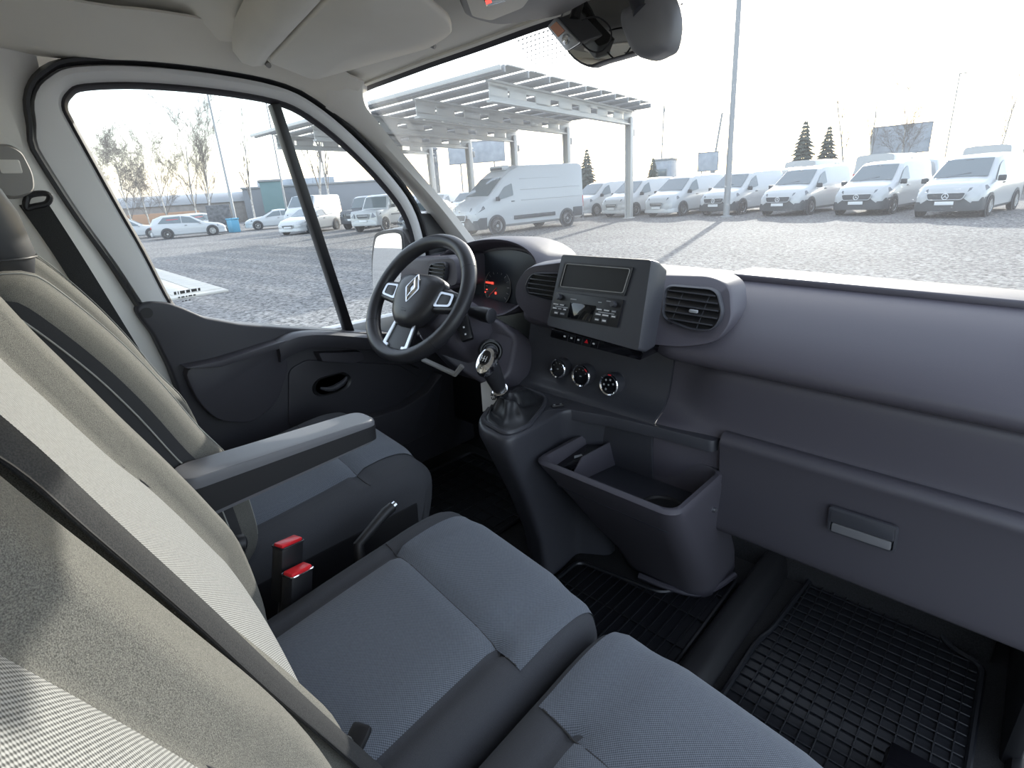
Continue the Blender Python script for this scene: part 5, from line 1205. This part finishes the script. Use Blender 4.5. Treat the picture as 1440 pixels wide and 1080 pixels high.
# ---------------------------------------------------------------- canopy
cp = ything('canopy', 'white steel parking canopy with slotted beams over the delivery van', 'canopy', 0, 0)
posts = [V((-15.0-3.8*i, 25.5+.12*i, 0)) for i in range(5)]
bv = V((1.55, -11.2, 0)); bdir = bv.normalized(); pdir = V((-1, .03, 0)).normalized()
def obox(c_, ax, ay, az, s, bev=.01):
    m_ = Matrix((ax, ay, az)).transposed().to_4x4(); m_.translation = c_
    return rbox((0, 0, 0), s, bev, mtx=m_)
Z = V((0, 0, 1)); side = bdir.cross(Z).normalized()
for i, p in enumerate(posts):
    ps_ = obj('post', merge(obox(p+side*.13+Z*2.3, bdir, side, Z, (.34, .05, 4.6)), obox(p-side*.13+Z*2.3, bdir, side, Z, (.34, .05, 4.6)), obox(p+Z*2.3, bdir, side, Z, (.05, .22, 4.6))), 'steelwhite', cp)
    obj('base_plate', obox(p+Z*.02, bdir, side, Z, (.5, .45, .04)), 'steelwhite', ps_)
    obj('floodlight', obox(p-bdir*.42+Z*3.95, bdir, side, Z, (.20, .16, .34), .02), 'steelgrey', ps_)
    h0, h1, dp = 4.90, 5.05, .62
    bms = []
    bd_ = (bv+Z*(h1-h0)).normalized(); up_ = side.cross(bd_).normalized(); up_ = up_ if up_.z > 0 else -up_
    st_ = p-bdir*.35+Z*h0; LN = bv.length+.35
    bms.append(obox(st_+bd_*(LN/2)-up_*.03, bd_, side, up_, (LN, .26, .06)))
    bms.append(obox(st_+bd_*(LN/2)-up_*dp, bd_, side, up_, (LN, .26, .06)))
    bms.append(obox(st_+bd_*(LN/2)-up_*(.03+.10), bd_, side, up_, (LN, .05, .20)))
    bms.append(obox(st_+bd_*(LN/2)-up_*(dp-.10), bd_, side, up_, (LN, .05, .20)))
    nh = 7
    for k in range(nh+1):
        wd = LN/nh*(.62)
        bms.append(obox(st_+bd_*min(LN-wd/2, max(wd/2, LN*k/nh))-up_*dp*.5, bd_, side, up_, (wd, .05, dp*.6)))
    obj('slotted_beam', merge(*bms), 'steelwhite', cp)
LX = 3.8*4+2.6
for k in range(10):
    t = k/9; c0_ = posts[0]+bv*(t*1.06-.03)+Z*(4.90+.15*t+.10)
    c_ = c0_+pdir*(LX/2-1.0)
    obj('purlin', obox(c_, pdir, bdir, Z, (LX, .10, .20)), 'steelgrey', cp)
    if k < 9:
        obj('roof_panel', obox(c_+bdir*(bv.length*1.06/18)+Z*.13, pdir, bdir, Z, (LX, bv.length*1.06/9*.74, .04)), 'roofsheet', cp)
obj('edge_rail', obox(posts[0]+bv*1.05+Z*5.16+pdir*(LX/2-1), pdir, bdir, Z, (LX, .08, .14)), 'steelwhite', cp)

# ---------------------------------------------------------------- lamp posts
def lamp_post(label, base, h, r0, r1, head_=False, nm='lamp_post'):
    t = ything(nm, label, 'lamp post', base[0], base[1])
    obj('pole', lathe([(r0, 0), (r0, h*.22), (r0*.86, h*.225), (r1, h)], seg=14), 'steelgrey', t)
    obj('base_plate', lathe([(r0*2, 0), (r0*2, .05), (r0*1.2, .08)], seg=14), 'steelgrey', t)
    if head_: obj('lamp_head', rbox((.25, 0, h), (.7, .22, .08), .03), 'steelgrey', t)
    return t
lamp_post('tall grey steel lamp post standing before the compact vans', (-9.858, 24.924, 0), 12, .13, .09)
lamp_post('thin grey lamp post rising by the blue bin', (-50, 20.834, 0.326), 14, .12, .06)
lamp_post('thin lamp post with lamp head behind the saloon car', (-62, 31.645, 0.853), 15, .11, .06, True)
lamp_post('distant thin lamp post above the van roofs', (-7.037, 70, 2.327), 9, .07, .05, True)

# ---------------------------------------------------------------- trees
def bare_tree(label, x, y, h, spread, seed, trunk='bark', tw='twig', lean=(0, 0), levels=4, group=None, nm='birch_tree'):
    rnd = random.Random(seed); t = ything(nm, label, 'tree', x, y, group=group)
    segs = []
    def grow(p, d, ln, r, lv):
        n = 4 if lv == 0 else 3
        for k in range(n):
            d2 = (d+V((rnd.uniform(-1, 1), rnd.uniform(-1, 1), rnd.uniform(-.3, .7)))*(.10 if lv == 0 else .20)).normalized()
            if lv >= 3: d2 = (d2+V((0, 0, -.16))).normalized()
            q = p+d2*ln/n; r2 = r*(1-.55*(k+1)/n) if lv else r*(1-.62*(k+1)/n)
            segs.append((p, q, r*(1-.55*k/n), r2, lv)); p, d = q, d2
            if lv < levels:
                for b in range(3 if lv < 2 else 3):
                    a = rnd.uniform(0, 2*math.pi); o_ = d.orthogonal().normalized(); o_ = Matrix.Rotation(a, 3, d) @ o_
                    dd = (d*.75+o_*rnd.uniform(.4, .85)*spread+V((0, 0, .25))).normalized()
                    grow(p, dd, ln*rnd.uniform(.36, .55), max(.005, r2*.5), lv+1)
    grow(V((0, 0, 0)), V((lean[0], lean[1], 1)).normalized(), h, h*.012, 0)
    for name_, cond, m_, sg in (('trunk', lambda lv: lv == 0, trunk, 8), ('branches', lambda lv: lv in (1, 2), tw, 4), ('twigs', lambda lv: lv > 2, tw, 3)):
        vs_, fs_ = [], []
        for p, q, r, r2, lv in segs:
            if not cond(lv): continue
            d = (q-p).normalized(); a = d.orthogonal().normalized(); b = d.cross(a); k0 = len(vs_)
            for c_, rr in ((p, r), (q, r2)):
                for k in range(sg):
                    an = 2*math.pi*k/sg; vs_.append(c_+a*math.cos(an)*rr+b*math.sin(an)*rr)
            for k in range(sg): fs_.append((k0+k, k0+(k+1) % sg, k0+sg+(k+1) % sg, k0+sg+k))
        if not vs_: continue
        me = bpy.data.meshes.new(name_); me.from_pydata(vs_, [], fs_); me.materials.append(M[m_])
        for pl_ in me.polygons: pl_.use_smooth = True
        o = link(bpy.data.objects.new(name_, me)); o.parent = t
        if name_ != 'trunk': o['kind'] = 'stuff'
    return t
GB_ = 'bare birches beyond the estate car'
BT = [((-60, 18.919, 0.451), 6.2, .8, 3), ((-58, 15.352, 0.159), 5.6, .95, 5), ((-60, 14.137, -0.211), 5.2, .9, 8), ((-64, 18.446, -0.155), 5.8, .9, 11), ((-58, 20.765, 0.593), 7.6, .75, 13), ((-57, 21.604, 0.317), 7.0, .5, 17)]
labs = ['bare birch with an even crown right behind the estate car', 'bare birch with wide hanging twigs by the window frame', 'short bare birch at the edge of the row', 'bare birch standing back between two others', 'tall bare birch leaning beside the dark panel', 'narrow tall bare birch by the thin lamp post']
for (p, h, s_, sd), lb in zip(BT, labs): bare_tree(lb, p[0], p[1], h, s_, sd, group=GB_, lean=(.0, -.03))
bare_tree('slim bare tree between the two thin lamp posts', *(-64, 28.81, 1.104)[:2], 9.5, .25, 21, levels=2)
bare_tree('slim bare tree above the crew van', *(-60, 34.554, 1.365)[:2], 12, .22, 23, levels=2)
bare_tree('slim bare tree above the black off-road car', *(-58, 34.548, 1.455)[:2], 11, .2, 25, levels=2)
bare_tree('slim bare tree rising behind the second compact van', *(-16.535, 75, 1.666)[:2], 9, .3, 31, levels=3, nm='bare_tree')
bare_tree('thin bare tree beside the billboard', *(-14.732, 78, 1.485)[:2], 8.5, .2, 33, levels=3, nm='bare_tree')
bare_tree('bushy bare tree growing against the billboard', *(-9.965, 66, 1.345)[:2], 6.0, .8, 35, levels=4, nm='bare_tree')
bare_tree('thin bare tree far behind the end van', *(-3.607, 80, 0.649)[:2], 7.5, .4, 37, levels=3, nm='bare_tree')
def conifer(label, x, y, h, seed, group='conifers beyond the vans'):
    rnd = random.Random(seed); t = ything('conifer_tree', label, 'tree', x, y, group=group)
    obj('trunk', lathe([(h*.02, 0), (h*.004, h)], seg=6), 'twig', t)
    vs_, fs_ = [], []
    for i in range(16):
        z = h*(.12+.86*i/16); rr = h*.36*(1-i/17)+.05; n = 11
        for k in range(n):
            a = 2*math.pi*(k+rnd.random())/n; l_ = rr*rnd.uniform(.7, 1.15); wd = l_*.28+.03
            d = V((math.cos(a), math.sin(a), -.25)); s_ = V((-math.sin(a), math.cos(a), 0)); k0 = len(vs_)
            vs_ += [V((0, 0, z)), V((0, 0, z))+d*l_*.6+s_*wd, V((0, 0, z))+d*l_, V((0, 0, z))+d*l_*.6-s_*wd, V((0, 0, z+.05*h))+d*l_*.4]
            fs_ += [(k0, k0+1, k0+4), (k0+1, k0+2, k0+4), (k0+2, k0+3, k0+4), (k0+3, k0, k0+4)]
    me = bpy.data.meshes.new('foliage'); me.from_pydata(vs_, [], fs_); me.materials.append(M['conifer']); o = link(bpy.data.objects.new('foliage', me)); o.parent = t; o['kind'] = 'stuff'
for px_, lb, h, sd in (((-42.445, 62, 1.485), 'small conifer beside the rear of the tall delivery van', 6.0, 1), ((-22.449, 80, 1.59), 'broad conifer above the third compact van', 7.5, 2), ((-20.755, 84, 1.389), 'shorter conifer next to the broad one', 6.8, 4), ((-15.055, 84, 0.999), 'low conifer by the billboard', 5.0, 6), ((-37.643, 70, 1.971), 'low conifer behind the canopy post', 4.5, 8)):
    conifer(lb, px_[0], px_[1], h, sd)

# ---------------------------------------------------------------- buildings, signs, bins
def building(label, x, y, rot, s, m_, wins=(), nm='building', roof=True, cat_='building'):
    t = ything(nm, label, cat_, x, y, rot)
    wl_ = obj('wall', rbox((0, 0, s[2]/2), s, .02), m_, t)
    if roof: obj('roof', rbox((0, 0, s[2]+.12), (s[0]+.3, s[1]+.3, .25), .03), 'steelgrey', t)
    for (cx, cz, w_, h_) in wins:
        f_ = obj('window', rbox((cx, -s[1]/2-.03, cz), (w_, .06, h_), .01), 'steelgrey', t)
        obj('pane', rbox((cx, -s[1]/2-.07, cz), (w_*.86, .03, h_*.86), .005), 'carglass', f_)
    return t
def facing(x, y): return math.atan2(y, x)+math.pi/2+math.pi
p = (-75, 44.224, 0.233); b1_ = building('long low grey building with a fenced roof beyond the crew van', p[0], p[1], math.atan2(p[1], p[0])+math.pi/2+math.pi*0, (20, 8, 4.0), 'bldgrey', [(-8+2.2*k, 2.6, 1.5, 1.4) for k in range(8)])
for k in range(7): 
    obj('roof_screen', rbox((-1+1.5*k, -3.9, 4.7), (1.6, .06, 1.1), .01), 'signback', b1_)
p = (-72, 35.303, 1.161); building('small teal clad tower beside the long grey building', p[0], p[1], math.atan2(p[1], p[0])+math.pi/2, (2.6, 3, 4.6), 'bldteal', [(0, 3.8, 1.4, .8), (0, 2.2, 1.4, .8)])
p = (-84, 26.503, 1.723); hl = building('low weathered hall with arched roof behind the birches', p[0], p[1], math.atan2(p[1], p[0])+math.pi/2, (26, 8, 2.6), 'wallbrown', [(-11+2.6*k, 1.6, 1.6, .9) for k in range(9)], roof=False)
obj('arched_roof', rings([[V((xx, 4.2*math.cos(R(a)), 2.6+1.3*math.sin(R(a)))) for a in range(0, 181, 15)] for xx in (-13, 13)], cap=False), 'steelgrey', hl)
p = (-75, 18.723, 0.723); building('low brown brick wall at the edge of the yard', p[0], p[1], math.atan2(p[1], p[0])+math.pi/2, (16, .4, 1.8), mat('rust_brown_wall', (.42, .26, .17), .8), nm='brick_wall', roof=False, cat_='wall')
p = (-48, 18.843, 0.266); pn = building('dark printed panel leaning by the leaning tree trunk', p[0], p[1], math.atan2(p[1], p[0])+math.pi/2, (1.7, .12, 2.1), mat('dark_panel_print', (.06, .06, .065), .6, var=(4, (.16, .16, .17), .2)), nm='display_panel', roof=False, cat_='panel')
p = (-46, 18.928, 0.354); t = ything('waste_bin', 'light blue waste bin at the foot of the thin lamp post', 'bin', p[0], p[1])
obj('bin_body', slab([(-.45, -.3, 0), (.45, -.3, 0), (.45, .3, 0), (-.45, .3, 0)], (0, 0, .95), .05), 'binblue', t); obj('bin_lid', rbox((0, 0, 1.0), (.98, .68, .10), .04), 'binblue', t)
def billboard(label, p0, w_, h_, z, rot):
    t = ything('billboard', label, 'billboard', p0[0], p0[1], rot)
    obj('panel', rbox((0, 0, z), (w_, .2, h_), .03), 'signback', t); obj('panel_frame', tube([(a*w_/2, -.1, z+b*h_/2) for a, b in ((-1, -1), (1, -1), (1, 1), (-1, 1))], .06, 6, closed=True), 'steelgrey', t)
    for sx in (-.3, .3): obj('leg', tube([(sx*w_, 0, 0), (sx*w_, 0, z)], .10, 8), 'steelgrey', t)
    return t
p = (-12.39, 80, 2.037); billboard('wide pale billboard behind the second compact van', p, 5.6, 3.0, 4.2, 0)
p = (-31.146, 72, 1.936); billboard('small grey billboard beside the tall lamp post', p, 2.4, 2.2, 3.4, .3)
p = (-40.034, 78, 1.88); building('pale block house far behind the slatted grille vans', p[0], p[1], .2, (2.6, 3, 4.2), 'signback', [(0, 2.6, 1.4, 1.0)])
p = (-51.745, 52, 6.298); billboard('large blue grey billboard seen under the canopy roof', (p[0], p[1]), 7.0, 2.4, p[2], .6)
p = (-42.252, 50, 3.872); billboard('long dark sign above the delivery van roof', (p[0], p[1]), 4.4, .75, p[2]-.3, .5)
p = (-50.535, 44, 2.62); t = ything('advert_column', 'thick dark column seen under the canopy', 'column', p[0], p[1]); obj('shaft', lathe([(.45, 0), (.45, 6.2), (.4, 6.4)], seg=16), 'cardark', t); obj('cap', lathe([(.55, 6.4), (.55, 6.6), (0, 6.7)], seg=16), 'bldgrey', t)
p = (-46.622, 90, 3.58); t = ything('lattice_mast', 'thin lattice crane mast on the skyline', 'mast', p[0], p[1]); obj('mast', tube([(-.4, 0, 0), (0, 0, 13)], .12, 4), 'steelgrey', t); obj('stay', tube([(.9, 0, 7), (0, 0, 13)], .07, 4), 'steelgrey', t)
p = (-37.51, 90, 2.923); t = ything('crane_boom', 'slanting crane boom beside the small billboard', 'crane', p[0], p[1]); obj('boom', tube([(-.6, 0, 3), (.4, 0, 10.5)], .18, 4), 'steelgrey', t); obj('boom_foot', rbox((-.6, 0, 1.5), (.6, .6, 3), .02), 'steelgrey', t)
for o in BASES: del o['base']
